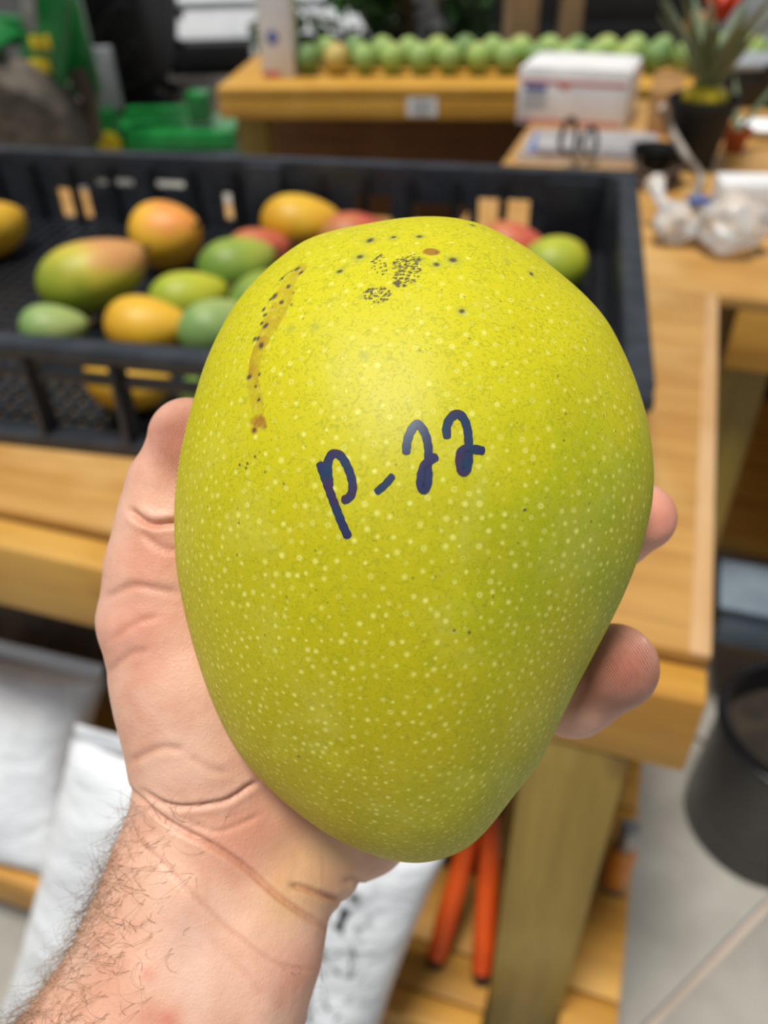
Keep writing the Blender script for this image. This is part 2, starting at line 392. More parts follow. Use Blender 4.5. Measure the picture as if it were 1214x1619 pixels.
def mango_geo(L, Wd, T, n=28, k=18):
    m = MB(); rings = []
    for i in range(k+1):
        a = math.pi*i/k; x = -math.cos(a)*L/2; s = math.sin(a)**.92
        taper = 1 - .16*(x/(L/2)) - .08*(x/(L/2))**2
        dz = .07*L*math.cos(a*1.0)*math.sin(a)*.6 - .05*L*(1+math.cos(a))/2*0
        dy = .05*L*(x/(L/2))**2
        for j in range(n):
            q = 2*math.pi*j/n; m.v.append((x, dy+math.cos(q)*Wd/2*s*taper, dz+math.sin(q)*T/2*s*taper))
    for i in range(k):
        for j in range(n): m.f.append((i*n+j, i*n+(j+1) % n, (i+1)*n+(j+1) % n, (i+1)*n+j))
    bmm = m.mesh('mango_skin'); bm = bmesh.new(); bm.from_mesh(bmm); bmesh.ops.remove_doubles(bm, verts=bm.verts, dist=1e-5)
    bmesh.ops.recalc_face_normals(bm, faces=bm.faces); bm.to_mesh(bmm); bm.free(); return smooth(bmm)
stem_me = MB().tube([(-.004, 0, 0), (.004, 0, .001), (.010, .001, .003)], [.0042, .0028, .0026], 7).mesh('stem', sm=40)
def mango(pos, L, Wd, T, mat, rz, tilt, label, group, part=True):
    t = empty('mango', pos, 0, label, 'mango', group); t.rotation_euler = (0, -tilt, rz)
    link('skin', mango_geo(L, Wd, T), MM[mat], t)
    if part: link('stem', stem_me, M_stem, t, (L*.495, .05*L, 0))
    return t
CG = 'ripening mangoes in the black crate'
CM = []
def cm(px, py, L, Wd, T, mat, rz, tilt, label, z=None):
    z = ZT+.018+T*.5 if z is None else z
    p = az(px, py, z); o = mango(p, L, Wd, T, mat, rz, tilt, label, CG); CM.append((o, (L+Wd)/4*.99, Wd*.5)); return o
cm(-14, 362, .125, .085, .085, 'yellow', .9, .1, 'yellow-orange mango cut by the left photo edge in the black crate')
cm(141, 440, .150, .098, .092, 'blush', .30, .30, 'green-yellow mango with red-blushed tip, biggest lone mango on the crate lattice', ZT+.018+.056)
cm(263, 372, .112, .098, .100, 'orange', -.5, .35, 'orange-cheeked yellow mango against the back wall of the crate', ZT+.018+.052)
cm(465, 362, .122, .09, .085, 'yellow', .1, .05, 'plain yellow mango by the hinge column at the crate back', ZT+.018+.05)
cm(427, 394, .095, .072, .07, 'red', .3, .1, 'small red mango tucked in front of the yellow one in the crate')
cm(356, 432, .112, .08, .078, 'green', .5, .15, 'green mango highest in the cluster left of the held mango', ZT+.018+.05)
cm(318, 470, .105, .074, .072, 'lime', .35, .1, 'yellow-green mango in the middle of the crate cluster')
cm(256, 505, .108, .078, .074, 'yellow', -.2, .1, 'golden mango at the front left of the crate cluster')
cm(352, 512, .100, .074, .072, 'pale', .8, .05, 'pale green mango behind the front rim, right of the golden one')
cm(400, 478, .110, .08, .075, 'green', 1.2, .1, 'green mango half hidden behind the edge of the held mango')
cm(92, 512, .085, .062, .055, 'pale', .1, 0, 'small pale green mango peeping over the front crate rim at left')
cm(176, 628, .100, .074, .070, 'yellow', -.3, .0, 'yellow mango seen through the open slot of the front crate wall', ZT+.018+.036)
cm(345, 634, .090, .066, .064, 'green', .4, 0, 'green mango seen through the front crate slots beside the thumb', ZT+.018+.034)
cm(554, 378, .105, .08, .08, 'red', .3, .1, 'dull red mango just showing above the held mango', ZT+.018+.042)
cm(806, 394, .1, .076, .076, 'red', -.3, .1, 'orange-red mango behind the right shoulder of the held mango', ZT+.018+.042)
cm(880, 420, .105, .084, .08, 'lime', .7, .15, 'green mango in the right back corner of the black crate', ZT+.018+.046)

# settle the crate mangoes: none pushes into another or through a wall
for it in range(60):
    for a in range(len(CM)):
        for b in range(a):
            oa, ra, _ = CM[a]; ob, rb, _ = CM[b]; d = oa.location-ob.location; d.z = 0; L_ = d.length
            if L_ < ra+rb: d = d/max(L_, 1e-6)*(ra+rb-L_)*.5; oa.location += d; ob.location -= d
    for o, rr, hw in CM:
        x, y = cl(o.location); x = min(max(x, rr+.02), CL-rr-.02); y = min(max(y, hw+.022), CD-hw-.03)
        q = org+x*CX_+y*CYv; o.location.x, o.location.y = q[0], q[1]

# row on the rear table
random.seed(5)
RG = 'mangoes lined up on the rear table'
def rtw(lx, ly, z):
    a = math.radians(-7.3); return (-.43+lx*math.cos(a)-ly*math.sin(a), 2.60+lx*math.sin(a)+ly*math.cos(a), z)
row_me = [mango_geo(.106, .074, .080, 20, 12), mango_geo(.1, .072, .078, 20, 12), mango_geo(.108, .075, .082, 20, 12)]
kinds = ['row_b', 'row_d', 'row_a', 'row_c', 'row_a', 'row_a', 'row_c', 'row_a', 'row_b', 'row_a', 'row_a', 'row_c', 'row_b', 'row_a', 'row_c', 'row_a', 'row_b', 'row_c', 'row_a']
names = {'row_a': 'light green mango in the long row on the rear pine table', 'row_b': 'darker green mango in the long row on the rear pine table',
         'row_c': 'yellowish green mango in the long row on the rear pine table', 'row_d': 'orange-tinted mango near the left end of the row on the rear pine table'}
ORD = ['first', 'second', 'third', 'fourth', 'fifth', 'sixth', 'seventh', 'eighth', 'ninth', 'tenth', 'eleventh', 'twelfth', 'thirteenth', 'fourteenth', 'fifteenth', 'sixteenth', 'seventeenth', 'eighteenth', 'nineteenth']
hue = {'row_a': 'light green', 'row_b': 'darker green', 'row_c': 'yellowish', 'row_d': 'orange-tinted'}
for r in range(2):
    for i in range(19):
        k = kinds[(i+r*7) % 19] if not (r == 0 and i == 1) else 'row_d'
        if k == 'row_d' and (r, i) not in ((0, 1), (0, 9), (1, 6)): k = 'row_c'
        t = empty('mango', rtw(.225+i*.083+r*.04, .17+r*.115, ZT+.041), 0, f'{hue[k]} mango, {ORD[i]} from the left in the {"front" if r == 0 else "back"} line on the rear pine table', 'mango', RG)
        t.rotation_euler = (random.uniform(-.3, .3), random.uniform(-.1, .1), 1.57+random.uniform(-.1, .1))
        me = row_me[(i*2+r) % 3].copy(); link('skin', me, MM[k], t)
        link('stem', stem_me, M_stem, t, (.05, .004, 0))
mango(rtw(1.335, .23, ZT+.041+.066), .095, .075, .075, 'red', 1.2, 0, 'single red mango resting on top of the green row on the rear table', RG)

# ------------------------------------------------------------------ white postal box and what lies round it
bp = az(818, 205, ZT)
pb = empty('postal_box', (bp[0]+.005, bp[1]+.06, ZT), math.radians(-22), 'white cardboard box with red stripes and blue print behind the crate', 'box')
BW, BD, BH = .25, .19, .118
box_obj('carton', M_card, pb, (BW/2, BD/2, BH/2), (BW, BD, BH), bevel=.002)
box_obj('lid_flap', M_card, pb, (BW/2, BD/2, BH+.002), (BW-.02, BD-.006, .003), bevel=.001)
for z in (.010, .092): box_obj('stripe', M_redp, pb, (BW/2, -.0006, z), (BW-.012, .001, .006), bevel=0)
box_obj('print_block', M_bluep, pb, (.04, -.0006, .078), (.05, .001, .014), bevel=0)
for k in range(3): box_obj('print_line', M_greyp, pb, (.04, -.0006, .062-k*.012), (.055, .001, .004), bevel=0)
pm = MB().prism([(.085, .089), (.125, .089), (.105, .078)], 'y', -.0012, 0).build('print_mark', M_redp, pb)
ps = empty('paper_stack', (bp[0]-.04, bp[1]-.27, ZT), math.radians(-15), 'loose stack of printed leaflets lying between the crate and white postal box', 'papers')
random.seed(3)
for k in range(6):
    box_obj('sheet', (M_sheet, M_kraft, M_sheet, M_bluep, M_sheet, M_sheet)[k], ps, (.15+random.uniform(-.012, .012), .125+random.uniform(-.012, .012), .002+k*.0035), (.29-.012*k, .22-.014*k, .003), (0, 0, random.uniform(-.07, .07)), bevel=0)
# scissors: handle loops up, leaning on the papers
sp = az(905, 258, ZT)
sc = empty('scissors', (sp[0], sp[1]-.03, ZT), .2, 'pair of scissors with two black loop handles standing behind the crate rim', 'scissors')
def loop(cx, cz, rx, rz, r): return [(cx+rx*math.cos(q), .004*math.sin(q*2), cz+rz*math.sin(q)) for q in [2*math.pi*i/22 for i in range(23)]]
MB().tube(loop(-.022, .060, .016, .034, 0), .005, 8).build('handle', M_black, sc, sm=60)
MB().tube(loop(.024, .048, .014, .026, 0), .005, 8).build('handle', M_black, sc, sm=60)
MB().prism([(-.016, .03), (-.008, .03), (.004, .0), (-.004, .0)], 'y', -.002, .0).build('blade', M_steel, sc)
MB().prism([(.016, .028), (.008, .028), (-.004, .0), (.004, .0)], 'y', .0, .002).build('blade', M_steel, sc)

# ------------------------------------------------------------------ potted bromeliad
pp = az(1092, 264, ZT)
pot = empty('potted_bromeliad', (pp[0], pp[1], ZT), .5, 'black tapered plant pot with grey-green leaves and orange-red flower on the side counter', 'plant')
def sqpot(r0, r1, h, t=.004, n=4):
    m = MB(); prof = [(r0, 0), (r1, h), (r1+.006, h), (r1+.006, h+.014), (r1-.003, h+.014), (r1-.006, h-.012)]
    return m.lathe(prof, 24, cap0=True, cap1=False)
sqpot(.038, .062, .115).build('planter', M_blackm, pot, sm=35)
MB().lathe([(.057, .11), (.04, .114), (.001, .117)], 20, cap0=False).build('soil', M_stem, pot)
MB().lathe([(.02, .11), (.042, .12), (.044, .134), (.03, .146), (.01, .15)], 20).build('yellow_base', M_yel, pot, sm=60)
def blade(Ln, w, bend, yaw, z0, r0=.01, n=9, th=.0016):
    m = MB(); cs, sn = math.cos(yaw), math.sin(yaw)
    for i in range(n):
        u = i/(n-1); a = 1.45-bend*u; 
        rr = r0+Ln*(math.sin(bend*u)/max(bend, .01)*.55+.12*u); zz = z0+Ln*u*(1-.28*bend*u)
        ww = w*(math.sin(math.pi*(.18+.8*u))**.7)*(1-u*.55)
        for sgn, dz in ((-1, .004), (0, 0), (1, .004), (0, -th*2)):
            y = sgn*ww/2; m.v.append((cs*rr-sn*y, sn*rr+cs*y, zz+dz))
    for i in range(n-1):
        for j in range(4): m.f.append((i*4+j, i*4+(j+1) % 4, (i+1)*4+(j+1) % 4, (i+1)*4+j))
    m.f.append((0, 3, 2, 1)); m.f.append(tuple((n-1)*4+j for j in range(4)))
    return m
random.seed(8)
for k in range(16):
    blade(random.uniform(.15, .22), .034, random.uniform(.2, .8), k*2.4, .13+.002*k, .008).build('leaf', M_leafg, pot, sm=60)
for k in range(9):
    blade(random.uniform(.05, .075), .024, random.uniform(.6, 1.1), k*2.4, .250+.002*k, .006).build('bract', M_flower, pot, sm=60)
MB().tube([(0, 0, .14), (0, 0, .22), (0, 0, .28)], .005, 8).build('flower_stalk', M_leafg, pot, sm=60)

# ------------------------------------------------------------------ other things on the side counter
def pos(px, py, z=ZT): p = az(px, py, z); return (p[0], p[1], z)
# clear crumpled plastic bag
cb = empty('plastic_bag', pos(1140, 405), .2, 'crumpled clear plastic bag lying on the side counter', 'bag')
def crumple(r, seed, sq=(1, 1, .8)):
    bm = bmesh.new(); bmesh.ops.create_icosphere(bm, subdivisions=4, radius=1)
    for v in bm.verts:
        d = v.co.normalized(); q = d*1.7+Vector((seed, 0, 0))
        k = 1+.28*noise.noise(q)+.16*abs(noise.noise(q*2.3))
        v.co = Vector((d.x*sq[0], d.y*sq[1], d.z*sq[2]))*r*k
    zmin = min(v.co.z for v in bm.verts)
    for v in bm.verts: v.co.z = max(v.co.z-zmin, 0)
    me = bpy.data.meshes.new('crumple'); bm.to_mesh(me); bm.free(); return smooth(me)
link('bag_bulge', crumple(.048, 1.2, (1.05, .95, .85)), M_clear, cb, (.018, .015, 0))
link('bag_bulge', crumple(.036, 5.1, (1.1, .9, .8)), M_clear, cb, (-.038, .075, 0))
tw = MB().tube([(-.045, .10, .04), (-.05, .13, .055), (-.045, .16, .07)], [.014, .009, .018], 10).build('bag_neck', M_clear, cb, sm=60)
link('blue_tab', MB().box((0, 0, 0), (.03, .02, .012)).mesh('blue_tab', .002), M_bluep, cb, (-.02, .06, .068))
# grey strap hanging from the pot to the bag
pts = [az(1046, 168, ZT+.13), az(1060, 205, ZT+.085), az(1085, 248, ZT+.05), az(1108, 285, ZT+.012), az(1090, 318, ZT+.010), az(1078, 345, ZT+.012)]
def cat(pts, n=8):
    pts = [np.array(p, float) for p in pts]; P = [2*pts[0]-pts[1]]+pts+[2*pts[-1]-pts[-2]]; out = []
    for i in range(1, len(P)-2):
        for k in range(n):
            t = k/n; a, b, c, d = P[i-1:i+3]
            out.append(.5*((2*b)+(-a+c)*t+(2*a-5*b+4*c-d)*t*t+(-a+3*b-3*c+d)*t**3))
    return out+[pts[-1]]
ctr = pts[-1]
stp = MB().tube([p-ctr for p in cat(pts)], .008, 8).build('strap', M_strap, None, ctr, sm=60); tag(stp, 'grey webbing strap curving down past the black plant pot', 'strap')
# coil of brown wire
wc = empty('wire_coil', pos(1036, 300), 0, 'loose coil of brown wire lying right of the crate', 'wire')
for k in range(4):
    r = .036+.006*(k % 2); MB().tube([(r*math.cos(q)+.004*k, .03+(r*1.1)*math.sin(q), .006+k*.009+.004*math.sin(q*2+k)) for q in [2*math.pi*i/24 for i in range(25)]], .0045, 7).build('turn', M_wire, wc, sm=60)
bk = empty('black_basket', pos(1030, 276), .1, 'small black open basket behind the wire coil', 'basket')
MB().lathe([(.028, 0), (.042, .05), (.046, .052), (.040, .05), (.027, .004)], 20, cap1=True).build('bowl', M_blackm, bk, sm=50)
for k in range(3): MB().tube([((.033+.005*k)*math.cos(q), (.033+.005*k)*math.sin(q), .012+.015*k) for q in [2*math.pi*i/20 for i in range(21)]], .0025, 6).build('hoop', M_black, bk, sm=60)
kb = empty('kraft_bag', pos(1042, 212), -.3, 'upright tan paper bag between the postal box and black pot', 'bag')
MB().add([(-.03, -.02, 0), (.03, -.02, 0), (.03, .02, 0), (-.03, .02, 0), (-.032, -.018, .09), (.032, -.018, .09), (.032, .018, .09), (-.032, .018, .09), (-.031, -.003, .125), (.031, -.003, .125), (.031, .003, .125), (-.031, .003, .125)],
         [(3, 2, 1, 0), (0, 1, 5, 4), (1, 2, 6, 5), (2, 3, 7, 6), (3, 0, 4, 7), (4, 5, 9, 8), (5, 6, 10, 9), (6, 7, 11, 10), (7, 4, 8, 11), (8, 9, 10, 11)]).build('bag_body', M_kraft, kb)
box_obj('fold', M_kraft, kb, (0, 0, .12), (.064, .01, .014), bevel=.002)
# white carton at the right edge
wb = empty('white_carton', pos(1132, 350), math.radians(-8), 'bright white small carton behind the clear plastic bag at the right edge', 'box')
box_obj('carton', M_paper, wb, (.065, .035, .03), (.13, .07, .06), bevel=.002)
box_obj('base_strip', M_leaf, wb, (.065, -.0005, .004), (.128, .002, .006), bevel=0)
box_obj('tuck_flap', M_card, wb, (.065, .035, .061), (.12, .06, .002), bevel=.0005)
# terracotta pot with one leaf
tp = empty('terracotta_pot', pos(1158, 240), 0, 'small terracotta pot with a single leaning grey-green leaf', 'plant')
MB().lathe([(.018, 0), (.026, .036), (.03, .036), (.03, .048), (.025, .048), (.023, .036)], 24, cap1=True).build('planter', M_terra, tp, sm=40)
m_ = blade(.17, .024, .45, .15, .036, .002); m_.build('leaf', M_leafg, tp, sm=60)
blade(.11, .018, .5, 1.6, .036, .002).build('leaf', M_leafg, tp, sm=60)
# black tote with grey lid
tt = empty('black_tote', pos(1128, 172), math.radians(-6), 'black plastic tote with a shiny grey lid at the right edge of the photo', 'tote')
MB().prism([(0, 0), (.24, 0), (.25, .085), (-.01, .085)], 'y', 0, .15).build('tub', M_black, tt, bevel=.006)
box_obj('lid', M_greyp, tt, (.12, .075, .092), (.27, .17, .014), bevel=.004)
box_obj('latch', M_black, tt, (.12, -.012, .085), (.05, .012, .03), bevel=.003)
dk = empty('white_dish', pos(1200, 212), 0, 'shallow white dish beside the terracotta pot', 'dish')
MB().lathe([(.03, 0), (.05, .012), (.056, .02), (.052, .02), (.045, .012), (.02, .005)], 28, cap1=True).build('plate', M_paper, dk, sm=60)
MB().lathe([(.028, 0), (.03, .004), (.026, .004)], 24).build('foot_ring', M_paper, dk)

# ------------------------------------------------------------------ under the bench and on the floor
def pillow(w, h, t, seed, n=44, mm=40, wr=.012, shear=0., taper=0.):
    m = MB(); rnd = Vector((seed*3.1, seed*1.7, 0))
    def P(u, v, side):
        x = (u-.5)*2; y = (v-.5)*2
        b = max(0, (1-abs(x)**2.6))*max(0, (1-abs(y)**2.6)); z = t/2*b**.42
        ex = x*w/2*(1-taper*y)*(1-.07*(1-abs(y)**2)*abs(x)**4); ey = y*h/2*(1-.07*(1-abs(x)**2)*abs(y)**4)
        q = Vector((ex*5, ey*9, side*2.))+rnd
        wv = wr*(noise.noise(q)+.6*noise.noise(q*2.1)+.5*abs(noise.noise(Vector((ex*22, ey*6, 3))+rnd)))*min(1, b*4)
        return (ex+shear*ey, ey, side*(z+wv)+.004*math.sin(x*9+seed)*(1-b))
    for side in (1, -1):
        k0 = len(m.v)
        for j in range(mm+1):
            for i in range(n+1): m.v.append(P(i/n, j/mm, side))
        for j in range(mm):
            for i in range(n):
                a = k0+j*(n+1)+i; q = (a, a+1, a+n+2, a+n+1); m.f.append(q if side > 0 else q[::-1])
    me = m.mesh('pillow'); bm = bmesh.new(); bm.from_mesh(me); bmesh.ops.remove_doubles(bm, verts=bm.verts, dist=.0012); bmesh.ops.recalc_face_normals(bm, faces=bm.faces); bm.to_mesh(me); bm.free()
    return smooth(me)
def sack(center, w, h, t, seed, mat, rot, label, shear=0., taper=0.):
    e = empty('sack', center, 0, label, 'sack'); e.rotation_euler = rot
    link('bag_skin', pillow(w, h, t, seed, shear=shear, taper=taper), mat, e)
    box_obj('seam', mat, e, (shear*h/2, h/2+.006, 0), (w*.96*(1-taper), .022, .004), bevel=.001)
    return e
# big printed sack standing on the floor, leaning on the shelf
c = wld(-.475, -.105, .305)
sack(c, .50, .60, .13, 2, M_sackp, (math.radians(76), 0, YAW), 'large white sack with dark swirl print standing before the lower shelf, behind the wrist', .237, .13)
c = wld(-1.03, .055, ZS+.115)
sack(c, .58, .30, .14, 4, M_sack, (math.radians(48), 0, YAW+.03), 'plain white sack lying on the lower shelf at the left photo edge')
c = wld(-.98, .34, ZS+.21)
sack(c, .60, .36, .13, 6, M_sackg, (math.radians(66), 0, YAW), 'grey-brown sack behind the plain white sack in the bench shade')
# loppers with orange handles
lp = empty('loppers', wld(-.178, .075, ZS), YAW, 'pair of loppers with orange handles and black tips under the bench', 'loppers')
for sx in (-1, 1):
    hnd = MB().tube([(sx*.030, -.055, .02), (sx*.026, -.03, .06), (sx*.016, .02, .15), (sx*.008, .05, .21)], [.013, .0145, .0135, .010], 12).build('handle', M_orange, lp, sm=60)
    MB().tube([(sx*.031, -.062, .008), (sx*.030, -.055, .02)], [.011, .0132], 12).build('end_cap', M_black, hnd, sm=60)
    MB().prism([(sx*.004, .20), (sx*.012, .20), (sx*.014, .29), (sx*-.004, .33)], 'y', .048+sx*.002, .052+sx*.002).build('blade', M_blackm, lp)
shade_tote = empty('black_tote', wld(-.375, .29, ZS), YAW, 'added black tote standing in for the shade on the lower shelf behind the loppers', 'tote')  # tote added to darken the shelf where only shade lies behind the loppers
MB().prism([(-.20, 0), (.20, 0), (.23, .30), (-.23, .30)], 'y', -.14, .14).build('tub', M_blackm, shade_tote, bevel=.008)
box_obj('lid', M_blackm, shade_tote, (0, 0, .306), (.49, .31, .016), bevel=.004)
for sx in (-1, 1): box_obj('clip', M_black, shade_tote, (sx*.236, 0, .27), (.016, .09, .06), bevel=.003)
MB().lathe([(.009, -.008), (.009, .008)], 14, Matrix.Translation((0, .05, .215)) @ Matrix.Rotation(1.57, 4, 'X')).build('pivot_bolt', M_steel, lp)
bt = empty('spray_bottle', wld(.004, .20, ZS), YAW, 'narrow orange bottle with silver cap standing right of the bench leg', 'bottle')
MB().lathe([(.018, 0), (.020, .004), (.020, .012)], 18).build('base', M_steel, bt, sm=40)
MB().lathe([(.019, .012), (.019, .085), (.014, .1)], 18).build('bottle_body', M_amber, bt, sm=40)
MB().lathe([(.012, .1), (.013, .104), (.013, .145), (.009, .15)], 18).build('cap', M_steel, bt, sm=40)
# black plant bucket on the floor
bu = empty('black_pot', (.655, .79, 0), .3, 'large glossy black nursery pot standing on the concrete floor at right', 'pot')
MB().lathe([(.12, 0), (.132, .006), (.135, .02), (.126, .25), (.130, .256), (.130, .275), (.126, .279), (.119, .275), (.114, .2)], 56, cap1=False).build('tub', M_black, bu, sm=40)
MB().tube([(.1315*math.cos(q), .1315*math.sin(q), .265) for q in [2*math.pi*i/48 for i in range(49)]], .004, 8).build('rim', M_black, bu, sm=60)
MB().lathe([(.117, .215), (.08, .222), (.001, .226)], 40, cap0=False).build('soil', M_dksoil, bu, sm=60)
# slate bin on the side counter's shelf
sb = empty('slate_bin', wld(.185, .775, .20), YAW, 'slate-grey plastic bin on the low shelf under the side counter', 'bin')
MB().prism([(-.05, 0), (.05, 0), (.056, .095), (-.056, .095)], 'y', -.06, .06).build('tub', M_bin, sb, bevel=.005)
box_obj('rim', M_bin, sb, (0, 0, .095), (.125, .132, .01), bevel=.003)

# ------------------------------------------------------------------ far background: tractor, implement, tyre, van, car, shrub, tall carton
# tractor at left
tr = empty('tractor', (-1.95, 4.3, 0), 0, 'green tractor with yellow decals, dusty front wheel and big black rear tyre at far left', 'tractor')
def P_(px, py, y): p = ay(px, py, y); return (p[0]+1.95, p[1]-4.3, p[2])
def beam(pa, pb, w, name, mat, dy=.09):
    a, b = Vector(pa), Vector(pb); d = (b-a); L = d.length
    rot = d.to_track_quat('X', 'Z').to_euler()
    return MB().box((0, 0, 0), (L, dy, w)).build(name, mat, tr, (a+b)/2, rot, .012)
beam(P_(78, -60, 4.25), P_(70, 160, 4.25), .19, 'loader_arm', M_green)
beam(P_(88, -60, 4.45), P_(140, 150, 4.45), .13, 'loader_arm', M_green)
beam(P_(-40, 40, 4.6), P_(120, 60, 4.6), .12, 'cross_beam', M_green)
for y_ in (68, 104): 
    q = P_(64, y_, 4.19); box_obj('decal', M_yel, tr, q, (.09, .012, .055), bevel=.004)
wq = ay(22, 255, 4.2); wc_ = Vector((wq[0]+1.95, -.05, .36))
whl = MB().lathe([(.20, -.13), (.30, -.14), (.36, -.10), (.37, 0), (.36, .10), (.30, .14), (.20, .13)], 40, Matrix.Translation(wc_) @ Matrix.Rotation(1.57, 4, 'X') @ Matrix.Rotation(.5, 4, 'X')).build('tyre', M_dust, tr, sm=50)
MB().lathe([(.001, -.10), (.19, -.12), (.20, -.13), (.20, .12)], 30, Matrix.Translation(wc_) @ Matrix.Rotation(1.57, 4, 'X'), cap0=False).build('wheel_rim', M_yel, tr, sm=40)
fd = MB()
for i in range(15):
    a = math.radians(58+i*8); 
    for r in (.42, .46):
        for yy in (-.18, .18): fd.v.append((wc_.x-.12+r*math.cos(a), wc_.y+yy, wc_.z+r*math.sin(a)))
for i in range(14):
    a = i*4; b = a+4
    fd.f += [(a, a+1, b+1, b), (a+2, b+2, b+3, a+3), (a, b, b+2, a+2), (a+1, a+3, b+3, b+1)]
fd.f += [(0, 2, 3, 1), (56, 57, 59, 58)]
fd.build('fender', M_green, tr, sm=50)
MB().prism([(-.9, .55), (-.1, .5), (-.1, .95), (-.9, 1.1)], 'y', .3, .9).build('hood', M_green, tr, bevel=.03)
MB().tube([P_(42, -40, 4.1), P_(45, 12, 4.1), P_(48, 40, 4.15)], .035, 10).build('hydraulic_ram', M_steel, tr, sm=60)
MB().tube([P_(120, 110, 4.3), P_(140, 150, 4.3), P_(150, 220, 4.35)], .04, 10).build('hose', M_wire, tr, sm=60)
# green implement right of it
q0 = az(262, 262, .02)
im = empty('green_implement', (q0[0], q0[1], 0), 0, 'low green farm implement with yellow reflector beside the tractor', 'implement')
def I_(px, py): p = ay(px, py, q0[1]); return p[0]-q0[0], p[2]
def irect(x0, y0, x1, y1, dy0, dy1, name, mat, bev=.012):
    a = I_(x0, y1); b = I_(x1, y0)
    return MB().box(((a[0]+b[0])/2, (dy0+dy1)/2, (a[1]+b[1])/2), (abs(b[0]-a[0]), dy1-dy0, abs(b[1]-a[1]))).build(name, mat, im, bevel=bev)
irect(166, 205, 372, 250, -.05, .4, 'deck', M_green, .03)
irect(155, 168, 186, 252, -.09, 0, 'end_plate', M_green, .012)
irect(190, 178, 300, 190, .1, .2, 'top_bar', M_green, .01)
irect(296, 152, 325, 200, .05, .2, 'bracket', M_green, .012)
irect(190, 222, 372, 230, -.075, -.05, 'rail', M_green, .006)
irect(250, 236, 372, 262, -.07, -.0, 'skid_plate', M_greyp, .01)
irect(160, 72, 177, 170, -.05, .0, 'lever', M_greyp, .01)
irect(202, 250, 360, 290, .05, .3, 'undercarriage', M_blackm, .01)
rx, rz_ = I_(180, 222)
MB().lathe([(.001, -.02), (.06, -.012), (.065, 0), (.065, .02)], 24, Matrix.Translation((rx, -.095, rz_)) @ Matrix.Rotation(1.57, 4, 'X')).build('reflector', M_yel, im, sm=50)
# big tractor tyre seen tread-on
tq = ay(205, 100, 6.4); R_ = .90
tcx = tq[0]+1.95; tcy = 6.4-4.3; tcz = R_+.03
rwh = MB().lathe([(.42, -.27), (.66, -.28), (.77, -.23), (R_, 0), (.77, .23), (.66, .28), (.42, .27)], 48, Matrix.Rotation(1.57, 4, 'Y')).build('rear_tyre', M_rubber, tr, (tcx, tcy, tcz), sm=50)
MB().lathe([(.001, -.15), (.38, -.18), (.425, -.27), (.425, .27), (.38, .18), (.001, .15)], 32, Matrix.Rotation(1.57, 4, 'Y')).build('wheel_disc', M_blackm, rwh, sm=40)
lug = MB().box((0, 0, 0), (.32, .06, .05)).mesh('lug', .008)
for i in range(24):
    for s_ in (-1, 1):
        a = 2*math.pi*(i+.25*s_)/24
        o = link('lug', lug, M_rubber, rwh)
        o.matrix_local = Matrix.Rotation(a, 4, 'X') @ Matrix.Translation((s_*.13, 0, R_-.012)) @ Matrix.Rotation(s_*.6, 4, 'Z')
MB().tube([(tcx-.9, tcy, tcz), (tcx, tcy, tcz)], .06, 12).build('axle', M_blackm, tr, sm=60)
# white van
vq = ay(262, 66, 7.7); vr = ay(640, 60, 6.6)
van = empty('white_van', (vq[0], 7.7, 0), 0, 'white van seen from behind with dark bumper, parked at upper left', 'van')
z0 = vq[2]; VW = 1.95
MB().prism([(0, z0), (.04, z0+.08), (.34, z0+.85), (.62, z0+1.55), (4.2, z0+1.5), (4.4, z0+.7), (4.4, z0)], 'x', 0, VW).build('body', M_white, van, bevel=.05)
box_obj('crease', M_white, van, (VW/2, .10, z0+.26), (VW-.16, .04, .03), bevel=.01)
box_obj('rear_window', M_glassd, van, (VW/2, .45, z0+1.17), (VW-.45, .03, .5), (-.38, 0, 0), bevel=.01)
box_obj('bumper', M_blackm, van, (VW/2, -.05, z0-.10), (VW-.02, .2, .2), bevel=.03)
box_obj('number_plate', M_card, van, (.86, -.16, z0-.09), (.30, .012, .13), bevel=.004)
MB().lathe([(.001, -.02), (.06, -.015), (.065, .01)], 20, Matrix.Translation((.93, .11, z0+.30)) @ Matrix.Rotation(1.57, 4, 'X')).build('handle', M_blackm, van, sm=40)
for x in (-.012, VW-.06): box_obj('tail_light', M_red, van, (x+.03, .14, z0+.42), (.09, .06, .42), bevel=.012)
box_obj('underbody', M_blackm, van, (VW/2, 2.2, z0-.12), (VW-.2, 4.2, .18), bevel=.02)
for x in (.12, VW-.12):
    for y in (.75, 3.6):
        MB().lathe([(.18, -.11), (.30, -.11), (.33, -.06), (.33, .06), (.30, .11), (.18, .11)], 32, Matrix.Translation((x, y, .33)) @ Matrix.Rotation(1.57, 4, 'Y')).build('wheel', M_rubber, van, sm=40)
# dark car behind the posts
cq = ay(1000, 20, 6.8)
car = empty('dark_car', (cq[0], 6.8, 0), 0, 'black car parked far behind the mango row at upper right', 'car')
MB().prism([(-1.3, .28), (1.2, .28), (1.2, .72), (.85, 1.25), (-.9, 1.25), (-1.3, .8)], 'y', 0, 1.7).build('body', M_black, car, bevel=.06)
box_obj('window', M_greyp, car, (-.10, -.012, .83), (.50, .02, .22), bevel=.01)
box_obj('window', M_greyp, car, (.75, -.012, .84), (.22, .02, .2), bevel=.01)
box_obj('sill', M_blackm, car, (0, -.02, .33), (2.3, .05, .1), bevel=.01)
for x in (-.85, .8):
    MB().lathe([(.18, -.1), (.29, -.1), (.31, -.05), (.31, .05), (.29, .1), (.18, .1)], 32, Matrix.Translation((x, .08, .31)) @ Matrix.Rotation(1.57, 4, 'X')).build('wheel', M_rubber, car, sm=40)
